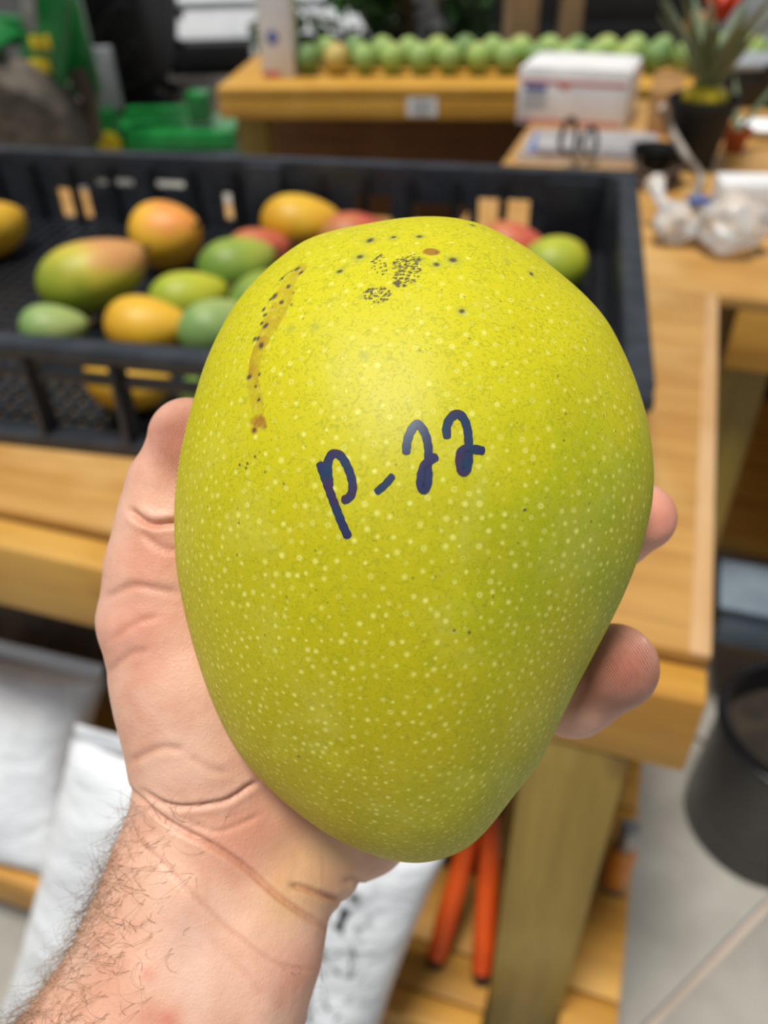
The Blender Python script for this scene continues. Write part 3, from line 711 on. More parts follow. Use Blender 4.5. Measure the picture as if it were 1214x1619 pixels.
# grey-white tank at the far right
gq = ay(1165, 72, 3.1)
gt = empty('grey_tank', (gq[0]+.27, 3.2, 0), 0, 'pale grey upright plastic tank at the upper right photo corner', 'tank')
MB().lathe([(.26, 0), (.28, .03), (.28, 1.15), (.2, 1.25), (.1, 1.28)], 40).build('tank_body', M_greyp, gt, sm=40)
MB().lathe([(.1, 1.28), (.11, 1.29), (.11, 1.33), (.001, 1.335)], 24).build('lid', M_black, gt, sm=40)
# tall white carton with a blue mark on the rear table
tc_ = rtw(.143, .15, ZT)
wt = empty('tall_carton', tc_, math.radians(-5), 'tall white carton with a blue mark at the left end of the rear table', 'carton')
MB().box((0, 0, .2), (.098, .09, .40)).build('carton', M_card, wt, bevel=.008)
MB().prism([(-.045, .40), (.045, .40), (0, .45)], 'x', -.045, .045).build('gable_top', M_card, wt)
MB().lathe([(.018, -.001), (.018, .001)], 20, Matrix.Translation((-.008, -.0455, .105)) @ Matrix.Rotation(1.57, 4, 'X')).build('blue_mark', M_bluep, wt)
box_obj('base_stripe', M_redp, wt, (-.02, -.0455, .012), (.05, .0012, .014), bevel=0)
# leafy shrub behind the rear table
sq_ = ay(640, 30, 4.2)
sh = empty('leafy_shrub', (sq_[0], 4.2, 0), 0, 'dark green leafy shrub in a tub behind the rear table', 'shrub')
MB().lathe([(.17, 0), (.24, .34), (.25, .36), (.22, .36), (.2, .3)], 32, cap1=True).build('tub', M_black, sh, sm=40)
MB().tube([(0, 0, .3), (.02, 0, .7), (0, .02, 1.2)], [.03, .025, .01], 8).build('trunk', M_stem, sh, sm=60)
random.seed(11); np.random.seed(11)
br = MB(); lf = MB()
for b in range(46):
    a = random.uniform(0, 6.28); zz = random.uniform(.5, 1.2); L = random.uniform(.35, .85); el = random.uniform(-.05, .7)
    a0 = Vector((0, 0, zz)); d = Vector((math.cos(a)*math.cos(el), math.sin(a)*math.cos(el), math.sin(el))); a1 = a0+d*L
    br.tube([a0, a0+d*L*.5+Vector((0, 0, .03)), a1], [.008, .006, .003], 5)
    for k in range(26):
        t = .25+.75*k/25; p = a0+d*L*t; o = Vector((random.gauss(0, 1), random.gauss(0, 1), random.gauss(0, .5))).normalized()
        n = o.cross(Vector((random.random(), random.random(), 1))).normalized(); l = random.uniform(.07, .12); w = l*.32
        p = p+o*.01; lf.add([p, p+o*l*.35+n*w, p+o*l*.75+n*w*.7, p+o*l-Vector((0, 0, .02)), p+o*l*.75-n*w*.7, p+o*l*.35-n*w], [(0, 1, 2, 3, 4, 5)])
tag(br.build('branches', M_stem, sh), kind='stuff'); tag(lf.build('foliage', M_leaf, sh), kind='stuff')

# ================================================================== HERO: the held mango
OUT = [(660,342.5),(586,353),(551,359),(517,367),(482,379),(454.5,398),(427,420),(392,455),(368,486),(347,524),(326.5,569),(309,624),(292,687),(280,752),(275.5,822),(276,850),(278,892),(287,944),(299,996),(314,1048),(333,1103),(354,1151),(378,1193),(413,1234),(454.5,1272),(510,1314),(551,1336),(603,1357),(660,1367),(712,1355),(750,1335),(774,1307),(798,1276),(826,1238),(850,1214),(871,1169),(892,1124),(916,1075),(944,1023),(971,971),(992,926),(1009,881.5),(1021,840),(1030,804),(1033.6,752),(1027,683),(1009,614),(985,555),(957.5,503),(923,465),(881,429),(840,396),(798,372),(764,354.6),(715,343.5)]
MC = np.array([660., 800.]); D0, BF, BB = .180, .0385, .035
_o = np.array(OUT)-MC; _t = np.unwrap(np.arctan2(_o[:, 1], _o[:, 0])); _r = np.hypot(_o[:, 0], _o[:, 1])
_k = np.argsort(_t % (2*np.pi)); _tt = (_t % (2*np.pi))[_k]; _rr = _r[_k]
NT = 960
_tg = np.arange(NT)*2*np.pi/NT
_rg = np.interp(_tg, np.r_[_tt[-3:]-2*np.pi, _tt, _tt[:3]+2*np.pi], np.r_[_rr[-3:], _rr, _rr[:3]])
_ker = np.exp(-.5*(np.arange(-14, 15)/6.0)**2); _ker /= _ker.sum()
_rg = np.convolve(np.r_[_rg[-14:], _rg, _rg[:14]], _ker, 'valid')
def Rt(t): return np.interp(t % (2*np.pi), np.r_[_tg, 2*np.pi], np.r_[_rg, _rg[0]])
def front_depth(px, py):
    dx, dy = px-MC[0], py-MC[1]; s = np.clip(np.hypot(dx, dy)/Rt(np.arctan2(dy, dx)), 0, 1)
    return D0-BF*(1-s*s)**.5
NA, NB = 380, 80
aa = np.r_[np.linspace(0, math.pi/2, NA, endpoint=False)[1:], np.linspace(math.pi/2, math.pi, NB, endpoint=False)]
A, T = np.meshgrid(aa, _tg, indexing='ij')
Sg = np.sin(A); PX = MC[0]+Sg*Rt(T)*np.cos(T); PY = MC[1]+Sg*Rt(T)*np.sin(T)
DD = D0-np.where(A < math.pi/2, BF, BB)*np.cos(A)
V = cam3(PX, PY, DD).reshape(-1, 3)
V = np.r_[V, cam3(MC[0], MC[1], np.array(D0-BF))[None], cam3(MC[0], MC[1], np.array(D0+BB))[None]]
nr = len(aa); idx = np.arange(nr*NT).reshape(nr, NT); nx = np.roll(idx, -1, 1)
Q = np.stack([idx[:-1], idx[1:], nx[1:], nx[:-1]], -1).reshape(-1, 4)
tri0 = np.stack([np.full(NT, nr*NT), idx[0], nx[0]], -1); tri1 = np.stack([np.full(NT, nr*NT+1), nx[-1], idx[-1]], -1)
def np_mesh(name, V, quads, tris=None):
    me = bpy.data.meshes.new(name); nq = len(quads); nt_ = 0 if tris is None else len(tris)
    me.vertices.add(len(V)); me.vertices.foreach_set('co', np.asarray(V, np.float32).ravel())
    loops = quads.ravel() if tris is None else np.r_[quads.ravel(), tris.ravel()]
    me.loops.add(len(loops)); me.loops.foreach_set('vertex_index', loops.astype(np.int32))
    st_ = np.r_[np.arange(nq)*4, nq*4+np.arange(nt_)*3].astype(np.int32)
    me.polygons.add(nq+nt_); me.polygons.foreach_set('loop_start', st_)
    me.update(calc_edges=True); me.validate()
    me.polygons.foreach_set('use_smooth', np.ones(nq+nt_, bool)); return me
def fattr(me, name, vals):
    a = me.attributes.new(name, 'FLOAT', 'POINT'); a.data.foreach_set('value', np.asarray(vals, np.float32))
MO = cam3(660, 800, np.array(D0))
hm = np_mesh('mango_flesh', V-MO, Q, np.r_[tri0, tri1])
# --- skin marks stamped in an unrolled plane (u = rho*R(t))
SC = 1.6; GW, GH = int(1.25*900*SC), int(1.25*1300*SC); GC = np.array([GW/2, GH*.46])
def unroll(px, py):
    dx, dy = np.asarray(px)-MC[0], np.asarray(py)-MC[1]; t = np.arctan2(dy, dx); s = np.clip(np.hypot(dx, dy)/Rt(t), 0, 1)
    rho = np.arcsin(s)/(math.pi/2); return rho*Rt(t)*np.cos(t), rho*Rt(t)*np.sin(t)
rs = np.random.RandomState(4)
G = {k: np.zeros((GH, GW), np.float32) for k in ('lent', 'pit', 'spot', 'halo', 'scar', 'brown')}
def stamp(k, u, v, r, amt=1., soft=.35, ex=1., rot=0.):
    cx, cy = u*SC+GC[0], v*SC+GC[1]; R = r*SC*max(ex, 1)+3
    x0, x1, y0, y1 = int(cx-R), int(cx+R)+1, int(cy-R), int(cy+R)+1
    if x0 < 0 or y0 < 0 or x1 >= GW or y1 >= GH: return
    yy, xx = np.mgrid[y0:y1, x0:x1]; dx, dy = xx-cx, yy-cy
    a = (dx*math.cos(rot)+dy*math.sin(rot))/ex; b = -dx*math.sin(rot)+dy*math.cos(rot)
    d = np.hypot(a, b)/(r*SC)
    w = np.clip((1-d)/soft, 0, 1); w = w*w*(3-2*w)*amt
    G[k][y0:y1, x0:x1] = np.maximum(G[k][y0:y1, x0:x1], w)
# lenticels: dart throwing, denser and finer towards the beak
cell = {}; cnt = 0
for _ in range(26000):
    t = rs.uniform(0, 2*np.pi); rho = 1.12*math.sqrt(rs.uniform()); u = rho*Rt(t)*math.cos(t); v = rho*Rt(t)*math.sin(t)
    y = v/560.
    dens = np.clip(.30+.55*(y+.55), .13, 1.0)
    if rs.uniform() > dens: continue
    md = np.interp(y, [-.8, -.3, .2, .8], [25, 17, 13, 10.5])*rs.uniform(.6, 1.35)
    ky = (int(u//26), int(v//26))
    if any((u-a)**2+(v-b)**2 < md*md for i in (-1, 0, 1) for j in (-1, 0, 1) for a, b in cell.get((ky[0]+i, ky[1]+j), ())): continue
    cell.setdefault(ky, []).append((u, v)); cnt += 1
    r = np.interp(y, [-.8, 0, .8], [4.4, 4.4, 3.7])*rs.uniform(.62, 1.3)
    stamp('lent', u, v, r*.92, rs.uniform(.4, 1.), .9)
    if rs.uniform() < np.interp(y, [-.5, 0, .25, .7], [.75, .5, .22, .03]): stamp('pit', u, v, 1.25*rs.uniform(.8, 1.25), rs.uniform(.4, .9), .8)
def PXY(px, py): a, b = unroll(px, py); return float(a), float(b)
def spots(cx, cy, rx, ry, n, r0, r1):
    for _ in range(n):
        a = rs.uniform(0, 6.28); q = math.sqrt(rs.uniform()); u, v = PXY(cx+rx*q*math.cos(a), cy+ry*q*math.sin(a))
        stamp('spot', u, v, rs.uniform(r0, r1), rs.uniform(.75, 1), .5)
spots(641, 428, 24, 22, 110, 1.5, 2.5); spots(600, 418, 13, 18, 34, 1.4, 2.3); spots(596, 466, 22, 13, 60, 1.4, 2.4); spots(655, 412, 14, 10, 22, 1.4, 2.2); spots(632, 448, 10, 6, 10, 2.6, 3.6)
for px, py, r in ((585, 380, 8), (569, 406, 7), (622, 375, 6), (663, 374, 6), (716, 411, 8), (690, 418, 6), (537, 429, 5), (747, 356, 6), (764, 361, 4), (730, 492, 5), (641, 344, 5), (840, 433, 5), (801, 412, 4), (662, 410, 5), (617, 345, 4), (575, 562, 4), (571, 469, 3), (459, 520, 4), (498, 517, 4)):
    u, v = PXY(px, py); stamp('halo', u, v, r*2.3, .7, .9)
    if r > 4: stamp('spot', u, v, r*.85, .9, .7, rs.uniform(1, 1.5), rs.uniform(0, 3))
SCR = [(474, 425, 12), (462, 437, 13), (452, 455, 15), (446, 475, 16), (438, 495, 16), (428, 512, 15), (418, 532, 13), (410, 550, 11), (403, 570, 10), (401, 590, 9.5), (399, 605, 9), (404, 622, 10), (407, 640, 10), (408, 655, 9)]
for a, b in zip(SCR[:-1], SCR[1:]):
    for q in np.linspace(0, 1, 8):
        px, py, r = [a[i]+(b[i]-a[i])*q for i in range(3)]; u, v = PXY(px, py)
        stamp('scar', u, v, r*1.02, .55 if py < 540 else (.85 if py < 608 else .4), .25)
for px, py, r in ((470, 425, 4.5), (476, 431, 4), (446, 440, 4), (456, 453, 4.5), (434, 468, 6), (428, 473, 3.5), (445, 478, 4.5), (417, 489, 4), (419, 498, 4), (414, 511, 3.5), (420, 515, 5), (403, 536, 4), (408, 535, 3.5), (413, 546, 5), (394, 596, 4.5), (410, 592, 2.5), (404, 611, 2.5), (409, 632, 3), (461, 481, 2.2), (464, 463, 2)):
    u, v = PXY(px, py); stamp('spot', u, v, r, .9, .6, 1.3, rs.uniform(0, 3))
for q in np.linspace(0, 1, 14):
    u, v = PXY(474-32*q, 424+15*q*q+4*q); stamp('spot', u, v, 1.5, .8, .5)
for _ in range(26):
    u, v = PXY(409+rs.normal(0, 7), 667+rs.normal(0, 5)); stamp('brown', u, v, rs.uniform(4, 7), rs.uniform(.6, .95), .7)
u, v = PXY(402, 680); stamp('brown', u, v, 7, .9, .7); stamp('spot', u, v, 3.2, .8, .6)
u, v = PXY(682, 398); stamp('brown', u, v, 9, .9, .35, 1.45, .1)
u, v = PXY(690, 399); stamp('spot', u, v, 3.2, .5, .8)
for px, py in ((346, 1101), (347, 1145), (350, 1138), (403, 722), (391, 733), (389, 740), (379, 735), (472, 1196), (718, 997), (830, 806), (742, 1000)):
    u, v = PXY(px, py); stamp('spot', u, v, 2.6, .85, .6)
for _ in range(230):   # fine dark pin pricks all over
    t = rs.uniform(0, 6.28); rho = 1.05*math.sqrt(rs.uniform()); u = rho*Rt(t)*math.cos(t); v = rho*Rt(t)*math.sin(t)
    if v < 150: stamp('pit', u, v, rs.uniform(1.2, 2.2), rs.uniform(.5, 1), .6)
rho = A/(math.pi/2); gu = (rho*Rt(T)*np.cos(T)*SC+GC[0]); gv = (rho*Rt(T)*np.sin(T)*SC+GC[1])
ok = (gu > 1) & (gu < GW-2) & (gv > 1) & (gv < GH-2)
gi = np.clip(gu, 1, GW-2); gj = np.clip(gv, 1, GH-2); i0 = gi.astype(int); j0 = gj.astype(int); fx = gi-i0; fy = gj-j0
for k, g_ in G.items():
    s_ = g_[j0, i0]*(1-fx)*(1-fy)+g_[j0, i0+1]*fx*(1-fy)+g_[j0+1, i0]*(1-fx)*fy+g_[j0+1, i0+1]*fx*fy
    fattr(hm, k, np.r_[(s_*ok).ravel(), 0, 0])
fattr(hm, 'down', np.r_[((PY-342)/1025).ravel(), .45, .45])
fattr(hm, 'across', np.r_[((PX-276)/758).ravel(), .5, .5])
def at_(nt, n): a = N(nt, 'ShaderNodeAttribute', attribute_name=n); return a.outputs['Fac']
def hero_mat():
    m, nt, p = new_mat('mango_skin_hero')
    v = objco(nt); down, acr = at_(nt, 'down'), at_(nt, 'across')
    big = noise_n(nt, v, 32, 3, .55); mid = noise_n(nt, v, 95, 3, .6); fin = noise_n(nt, v, 1500, 2, .6, 1.2); fib = noise_n(nt, v, 700, 3, .6, 2.0)
    c = mixc(nt, rng(nt, down, .12, .62), lin((214, 204, 14)), lin((190, 180, 0)))
    c = mixc(nt, rng(nt, down, .55, 1.0), c, lin((184, 168, 4)))
    gm = math_n(nt, 'MULTIPLY', rng(nt, acr, .35, 1.0), rng(nt, down, .15, .5))
    c = mixc(nt, math_n(nt, 'MULTIPLY', gm, rng(nt, big, .35, .65)), c, lin((150, 172, 8)))
    c = mixc(nt, rng(nt, big, .52, .72, 0, .45), c, lin((208, 184, 4)))
    c = mixc(nt, rng(nt, mid, .5, .75, 0, .35), c, lin((212, 206, 34)))
    c = mixc(nt, rng(nt, fib, .48, .64, 0, .42), c, lin((140, 150, 6)))
    c = mixc(nt, rng(nt, fin, .45, .7, 0, .18), c, lin((224, 214, 40)))
    # waxy bloom, pale
    c = mixc(nt, math_n(nt, 'MULTIPLY', rng(nt, noise_n(nt, v, 48, 4, .65, .5), .5, .72), .28), c, lin((206, 200, 96)))
    c = mixc(nt, math_n(nt, 'MULTIPLY', at_(nt, 'lent'), .85), c, lin((240, 236, 120)))
    c = mixc(nt, math_n(nt, 'MULTIPLY', at_(nt, 'pit'), .8), c, lin((96, 90, 40)))
    c = mixc(nt, math_n(nt, 'MULTIPLY', at_(nt, 'halo'), .55), c, lin((132, 148, 70)))
    c = mixc(nt, math_n(nt, 'MULTIPLY', at_(nt, 'scar'), rng(nt, noise_n(nt, v, 260, 3), .25, .7, .3, .9)), c, lin((168, 118, 30)))
    c = mixc(nt, at_(nt, 'brown'), c, lin((160, 106, 34)))
    c = mixc(nt, math_n(nt, 'MULTIPLY', at_(nt, 'spot'), .95), c, lin((58, 42, 58)))
    nt.links.new(c, p.inputs['Base Color'])
    p.inputs['Roughness'].default_value = .5; p.inputs['Specular IOR Level'].default_value = .4
    p.inputs['Subsurface Weight'].default_value = .08; p.inputs['Subsurface Radius'].default_value = (.004, .003, .0006); p.inputs['Subsurface Scale'].default_value = 1
    h = math_n(nt, 'SUBTRACT', at_(nt, 'lent'), math_n(nt, 'MULTIPLY', at_(nt, 'pit'), 1.2))
    b1 = bump_n(nt, h, .35, .00012); b2 = bump_n(nt, fin, .12, .0002, b1)
    nt.links.new(b2, p.inputs['Normal'])
    return m
M_hero = hero_mat()
hero = empty('mango', MO, 0, 'large yellow-green mango with p-22 written in marker, held in the hand', 'mango')
link('mango_flesh', hm, M_hero, hero); hero.children[0].name = 'skin'
# --- marker writing, strokes laid on the skin
def ink_mat():
    m, nt, p = new_mat('marker_ink'); v = objco(nt)
    c = mixc(nt, rng(nt, noise_n(nt, v, 120, 3), .35, .65), lin((46, 38, 84)), lin((34, 58, 88)))
    c = mixc(nt, rng(nt, noise_n(nt, v, 160, 2), .52, .7), c, lin((66, 40, 78)))
    nt.links.new(c, p.inputs['Base Color']); p.inputs['Roughness'].default_value = .35; return m
M_ink = ink_mat()
def stroke(pts, w, lift):
    z = 1214/340.
    P = np.array(cat([(a/z+460, b/z+620, 0) for a, b in pts], 10))[:, :2]
    seg = np.r_[0, np.cumsum(np.hypot(*np.diff(P, axis=0).T))]; L = seg[-1]
    ss = np.linspace(0, L, max(12, int(L/1.5))); P = np.stack([np.interp(ss, seg, P[:, i]) for i in (0, 1)], 1)
    d = np.gradient(P, axis=0); d /= np.maximum(np.hypot(*d.T)[:, None], 1e-6)
    hw = w/z/2
    ext = np.array([1, .97, .87, .7, .5, .25])*hw*.8; cap = np.sqrt(1-np.array([.999, .95, .85, .68, .48, .22])**2)
    pa = P[0]-d[0]*ext[:, None]; pb = (P[-1]+d[-1]*ext[:, None])[::-1]
    PP = np.r_[pa, P, pb]; dd = np.r_[np.repeat(d[:1], 6, 0), d, np.repeat(d[-1:], 6, 0)]; ww = np.r_[cap, np.ones(len(P)), cap[::-1]]*hw
    ww = ww*(1+.05*np.sin(np.arange(len(ww))*.7))
    n = np.stack([-dd[:, 1], dd[:, 0]], 1); K = 9
    off = np.linspace(-1, 1, K); X = PP[:, None, :]+n[:, None, :]*(ww[:, None]*off)[..., None]
    D = front_depth(X[..., 0], X[..., 1])-lift
    V = cam3(X[..., 0], X[..., 1], D)-MO; m_, k_ = V.shape[:2]
    I = np.arange(m_*k_).reshape(m_, k_); q = np.stack([I[:-1, :-1], I[1:, :-1], I[1:, 1:], I[:-1, 1:]], -1).reshape(-1, 4)
    return np_mesh('marker_stroke', V.reshape(-1, 3), q)
STROKES = [([(166, 412), (185, 465), (215, 550), (250, 645), (285, 735), (318, 808)], 50), ([(215, 520), (207, 440), (212, 380), (240, 347), (280, 360), (320, 425), (346, 510), (342, 570), (318, 602), (302, 606)], 50),
           ([(488, 558), (530, 522), (568, 478)], 42),
           ([(650, 332), (656, 275), (678, 215), (708, 180), (738, 200), (764, 255), (776, 330), (772, 400), (756, 450)], 50), ([(812, 368), (770, 392), (745, 430), (733, 480), (732, 530), (748, 550), (766, 530), (774, 480), (772, 430)], 50),
           ([(880, 242), (878, 195), (900, 145), (938, 122), (972, 145), (994, 200), (1002, 270), (1003, 320)], 50), ([(1076, 328), (1030, 320), (985, 318), (956, 345), (952, 400), (965, 445), (985, 445), (1000, 400), (1003, 340)], 50)]
for k, (pts, w) in enumerate(STROKES):
    link('marker_stroke', stroke(pts, w, .00010+.00002*k), M_ink, hero)

# ================================================================== HERO: the hand (one continuous surface from a smooth distance field)
VX = .00052
def cf(px, py, D): return np.array([(px-W/2)*D/F, -(py-H/2)*D/F, -D])       # camera-frame point
PR = []   # (a, ra, b, rb, k)
def seg_(a, b, k=.006):
    PR.append((cf(*a[:3]), a[3]*a[2]/F, cf(*b[:3]), b[3]*b[2]/F, k))
def chain(pts, k=.006):
    for a, b in zip(pts[:-1], pts[1:]): seg_(a, b, k)
# forearm and wrist
chain([(-30, 2080, .196, 196), (95, 1800, .197, 172), (203, 1640, .199, 146), (272, 1490, .201, 132), (308, 1380, .203, 122), (330, 1330, .204, 116)], .006)
chain([(300, 2080, .196, 160), (340, 1800, .197, 122), (357, 1640, .199, 102), (394, 1490, .201, 103), (418, 1405, .203, 88)], .010)
seg_((250, 1800, .197, 140), (300, 1600, .199, 126), .012)
seg_((322, 1372, .205, 110), (420, 1280, .214, 100), .008)
seg_((424, 1410, .205, 80), (500, 1300, .214, 84), .008)
# thenar eminence and thumb
chain([(344, 1262, .206, 126), (330, 1170, .204, 119), (308, 1080, .203, 118), (276, 985, .202, 110)], .006)
seg_((420, 1230, .212, 104), (370, 1090, .214, 114), .010)
chain([(270, 968, .202, 112), (268, 900, .200, 96), (274, 835, .199, 85), (282, 775, .199, 82)], .003)
chain([(285, 780, .199, 79), (296, 735, .198, 69), (298, 692, .198, 63)], .0015)
# palm behind the mango, with metacarpals
for mcp in ((545, 850, .243, 84), (625, 930, .247, 86), (665, 1030, .246, 80), (655, 1130, .240, 72)):
    seg_((430, 1270, .226, 100), mcp, .016)
seg_((330, 1050, .220, 100), (545, 850, .243, 84), .016)
# hypothenar eminence
chain([(446, 1362, .212, 74), (492, 1344, .216, 76), (550, 1290, .222, 74), (640, 1180, .236, 72)], .006)
seg_((545, 1338, .216, 58), (600, 1300, .222, 54), .0015)
seg_((588, 1328, .220, 52), (660, 1240, .232, 60), .004)
seg_((452, 1408, .208, 72), (474, 1400, .209, 62), .0015)
# fingers, closed round the back of the fruit
chain([(545, 850, .243, 80), (720, 760, .247, 66), (900, 830, .227, 60), (962, 845, .213, 56), (1014, 818, .205, 54)], .004)
chain([(625, 930, .247, 82), (800, 985, .248, 66), (872, 1085, .222, 64), (905, 1098, .206, 62), (972, 1054, .197, 68)], .004)
chain([(665, 1030, .246, 76), (790, 1130, .240, 62), (800, 1165, .224, 58), (812, 1120, .212, 56)], .003)
chain([(655, 1130, .240, 68), (725, 1200, .235, 54), (730, 1215, .222, 50), (735, 1180, .212, 48)], .003)
lo = np.min([np.minimum(a-ra, b-rb) for a, ra, b, rb, k in PR], 0)-.004; hi = np.max([np.maximum(a+ra, b+rb) for a, ra, b, rb, k in PR], 0)+.004
lo[1] = max(lo[1], cf(0, 2010, .196)[1])
dim = np.ceil((hi-lo)/VX).astype(int)+1
ax = [lo[i]+np.arange(dim[i])*VX for i in range(3)]
CAP = .03
fld = np.full(dim, CAP, np.float32)
for a, ra, b, rb, k in PR:
    mg = k+.004
    l = np.minimum(a-ra, b-rb)-mg; h = np.maximum(a+ra, b+rb)+mg
    s = [slice(max(0, int((l[i]-lo[i])/VX)), min(dim[i], int((h[i]-lo[i])/VX)+2)) for i in range(3)]
    if any(q.stop <= q.start for q in s): continue
    X = ax[0][s[0]][:, None, None].astype(np.float32); Y = ax[1][s[1]][None, :, None].astype(np.float32); Z = ax[2][s[2]][None, None, :].astype(np.float32)
    d = b-a; L2 = float(d@d)
    t = np.clip(((X-a[0])*d[0]+(Y-a[1])*d[1]+(Z-a[2])*d[2])/L2, 0, 1)
    dist = np.sqrt((X-a[0]-t*d[0])**2+(Y-a[1]-t*d[1])**2+(Z-a[2]-t*d[2])**2)-(ra+(rb-ra)*t)
    f0 = fld[s[0], s[1], s[2]]; hh = np.maximum(k-np.abs(f0-dist), 0)/k
    fld[s[0], s[1], s[2]] = np.minimum(f0, dist)-hh*hh*k*.25
# keep the hand out of the fruit
Dz = -ax[2][None, None, :].astype(np.float32)
pxg = W/2+ax[0][:, None, None].astype(np.float32)*F/Dz; pyg = H/2-ax[1][None, :, None].astype(np.float32)*F/Dz
pxg, pyg = np.broadcast_arrays(pxg, pyg)
near = fld < .004
pxn, pyn = pxg[near], pyg[near]; Dn = np.broadcast_to(Dz, fld.shape)[near]
dx, dy = pxn-MC[0], pyn-MC[1]; sN = np.hypot(dx, dy)/Rt(np.arctan2(dy, dx))
bN = np.where(Dn < D0, BF, BB); qN = np.sqrt(sN**2+((Dn-D0)/bN)**2); dm = (qN-1)*.042
fld[near] = np.maximum(fld[near], -.0007-dm)
del pxg, pyg
# close the cut end
fld[:, 0, :] = np.maximum(fld[:, 0, :], VX); fld[:, :, 0] = np.maximum(fld[:, :, 0], VX)
# surface nets
ins = fld < 0
c8 = [ins[i:dim[0]-1+i, j:dim[1]-1+j, k:dim[2]-1+k] for i in (0, 1) for j in (0, 1) for k in (0, 1)]
sm_ = sum(c.astype(np.int8) for c in c8); act = (sm_ > 0) & (sm_ < 8)
ci = np.argwhere(act); vid = np.full(act.shape, -1, np.int32); vid[act] = np.arange(len(ci))
acc = np.zeros((len(ci), 3)); num = np.zeros(len(ci))
cor = [(i, j, k) for i in (0, 1) for j in (0, 1) for k in (0, 1)]
val = {c: fld[ci[:, 0]+c[0], ci[:, 1]+c[1], ci[:, 2]+c[2]].astype(float) for c in cor}
for c in cor:
    for axis in range(3):
        if c[axis]: continue
        e = list(c); e[axis] = 1; e = tuple(e); va, vb = val[c], val[e]; cr = (va < 0) != (vb < 0)
        t = np.where(cr, va/np.where(cr, va-vb, 1), 0)
        p = np.array(c, float)[None].repeat(len(ci), 0); p[:, axis] += t
        acc += p*cr[:, None]; num += cr
HV = lo+(ci+acc/num[:, None])*VX
quads = []
for axis in range(3):
    s0 = [slice(None)]*3; s1 = [slice(None)]*3; s0[axis] = slice(0, -1); s1[axis] = slice(1, None)
    a_, b_ = ins[tuple(s0)], ins[tuple(s1)]; e = np.argwhere(a_ != b_); u_, w_ = [q for q in range(3) if q != axis]
    okk = (e[:, u_] > 0) & (e[:, w_] > 0) & (e[:, u_] < dim[u_]-1) & (e[:, w_] < dim[w_]-1); e = e[okk]
    fl_ = a_[tuple(e.T)]
    def vv(du, dw):
        q = e.copy(); q[:, u_] += du; q[:, w_] += dw; return vid[tuple(q.T)]
    q = np.stack([vv(-1, -1), vv(0, -1), vv(0, 0), vv(-1, 0)], 1)
    if axis == 1: fl_ = ~fl_
    q[~fl_] = q[~fl_][:, ::-1]; quads.append(q)
quads = np.concatenate(quads); quads = quads[(quads >= 0).all(1)]
# keep the largest piece only is unnecessary: one field, one body.  Relax.
ed = np.concatenate([quads[:, [0, 1]], quads[:, [1, 2]], quads[:, [2, 3]], quads[:, [3, 0]]]); nV = len(HV)
def lap(V):
    s = np.stack([np.bincount(ed[:, 0], V[ed[:, 1], i], nV)+np.bincount(ed[:, 1], V[ed[:, 0], i], nV) for i in range(V.shape[1])], 1)
    n = np.bincount(ed[:, 0], minlength=nV)+np.bincount(ed[:, 1], minlength=nV); return s/np.maximum(n, 1)[:, None]
for _ in range(6):
    HV = HV+.6*(lap(HV)-HV); HV = HV-.5*(lap(HV)-HV)*.9
def vnorm(V):
    n_ = np.cross(V[quads[:, 2]]-V[quads[:, 0]], V[quads[:, 3]]-V[quads[:, 1]]); o = np.zeros_like(V)
    for i in range(4):
        for j in range(3): o[:, j] += np.bincount(quads[:, i], n_[:, j], nV)
    return o/np.maximum(np.linalg.norm(o, axis=1, keepdims=True), 1e-12)
nn = vnorm(HV)
if np.mean(np.einsum('ij,ij->i', nn, HV-HV.mean(0))) < 0: quads = quads[:, ::-1].copy(); nn = -nn
def proj(V): D = -V[:, 2]; return W/2+F*V[:, 0]/D, H/2-F*V[:, 1]/D, D
hx_, hy_, hd_ = proj(HV)
facing = nn[:, 2] > .1
crease = np.zeros(nV); disp = np.zeros(nV)
def crease_line(pts, depth, width, bulge=.35, amt=1.):
    P = np.array(cat([(a, b, 0) for a, b in pts], 14))[:, :2]
    bx0, by0 = P.min(0)-40; bx1, by1 = P.max(0)+40
    m = np.where(facing & (hx_ > bx0) & (hx_ < bx1) & (hy_ > by0) & (hy_ < by1) & (hd_ < .226))[0]
    if not len(m): return
    q = np.stack([hx_[m], hy_[m]], 1); d2 = ((q[:, None]-P[None])**2).sum(2); k = d2.argmin(1); d = np.sqrt(d2[np.arange(len(m)), k])
    u = k/(len(P)-1); fade = np.clip(np.minimum(u, 1-u)*7+.25, 0, 1)
    gs = np.exp(-(d/width)**2); disp[m] += fade*(-depth*gs+depth*bulge*np.exp(-((d-width*2.2)/(width*1.6))**2)); crease[m] = np.maximum(crease[m], gs*fade*amt)
crease_line([(200, 1244), (228, 1270), (258, 1296), (292, 1315), (323, 1330), (360, 1352), (392, 1375), (420, 1400), (443, 1420), (480, 1446), (518, 1468)], .0015, 4.5, .15, .8)
crease_line([(200, 1310), (230, 1340), (258, 1364), (292, 1400), (323, 1430), (355, 1462), (383, 1485), (443, 1525), (500, 1534)], .0004, 3.6, .15, .5)
crease_line([(226, 1250), (258, 1270), (295, 1276), (350, 1268), (375, 1256), (392, 1244), (410, 1236)], .0011, 4, .18, .7)
crease_line([(286, 1293), (320, 1308), (346, 1314), (380, 1303), (415, 1286)], .0004, 3.6, .15, .4)
crease_line([(461, 1399), (485, 1406), (507, 1414), (540, 1427)], .0014, 4.5, .2, .7)
crease_line([(545, 1395), (560, 1390), (572, 1402)], .0008, 6, .3, .5)
crease_line([(206, 806), (222, 820), (240, 829), (262, 828), (284, 825)], .0016, 5, .25, .8)
crease_line([(224, 838), (240, 855), (258, 866), (284, 872)], .0005, 7, .2, .4)
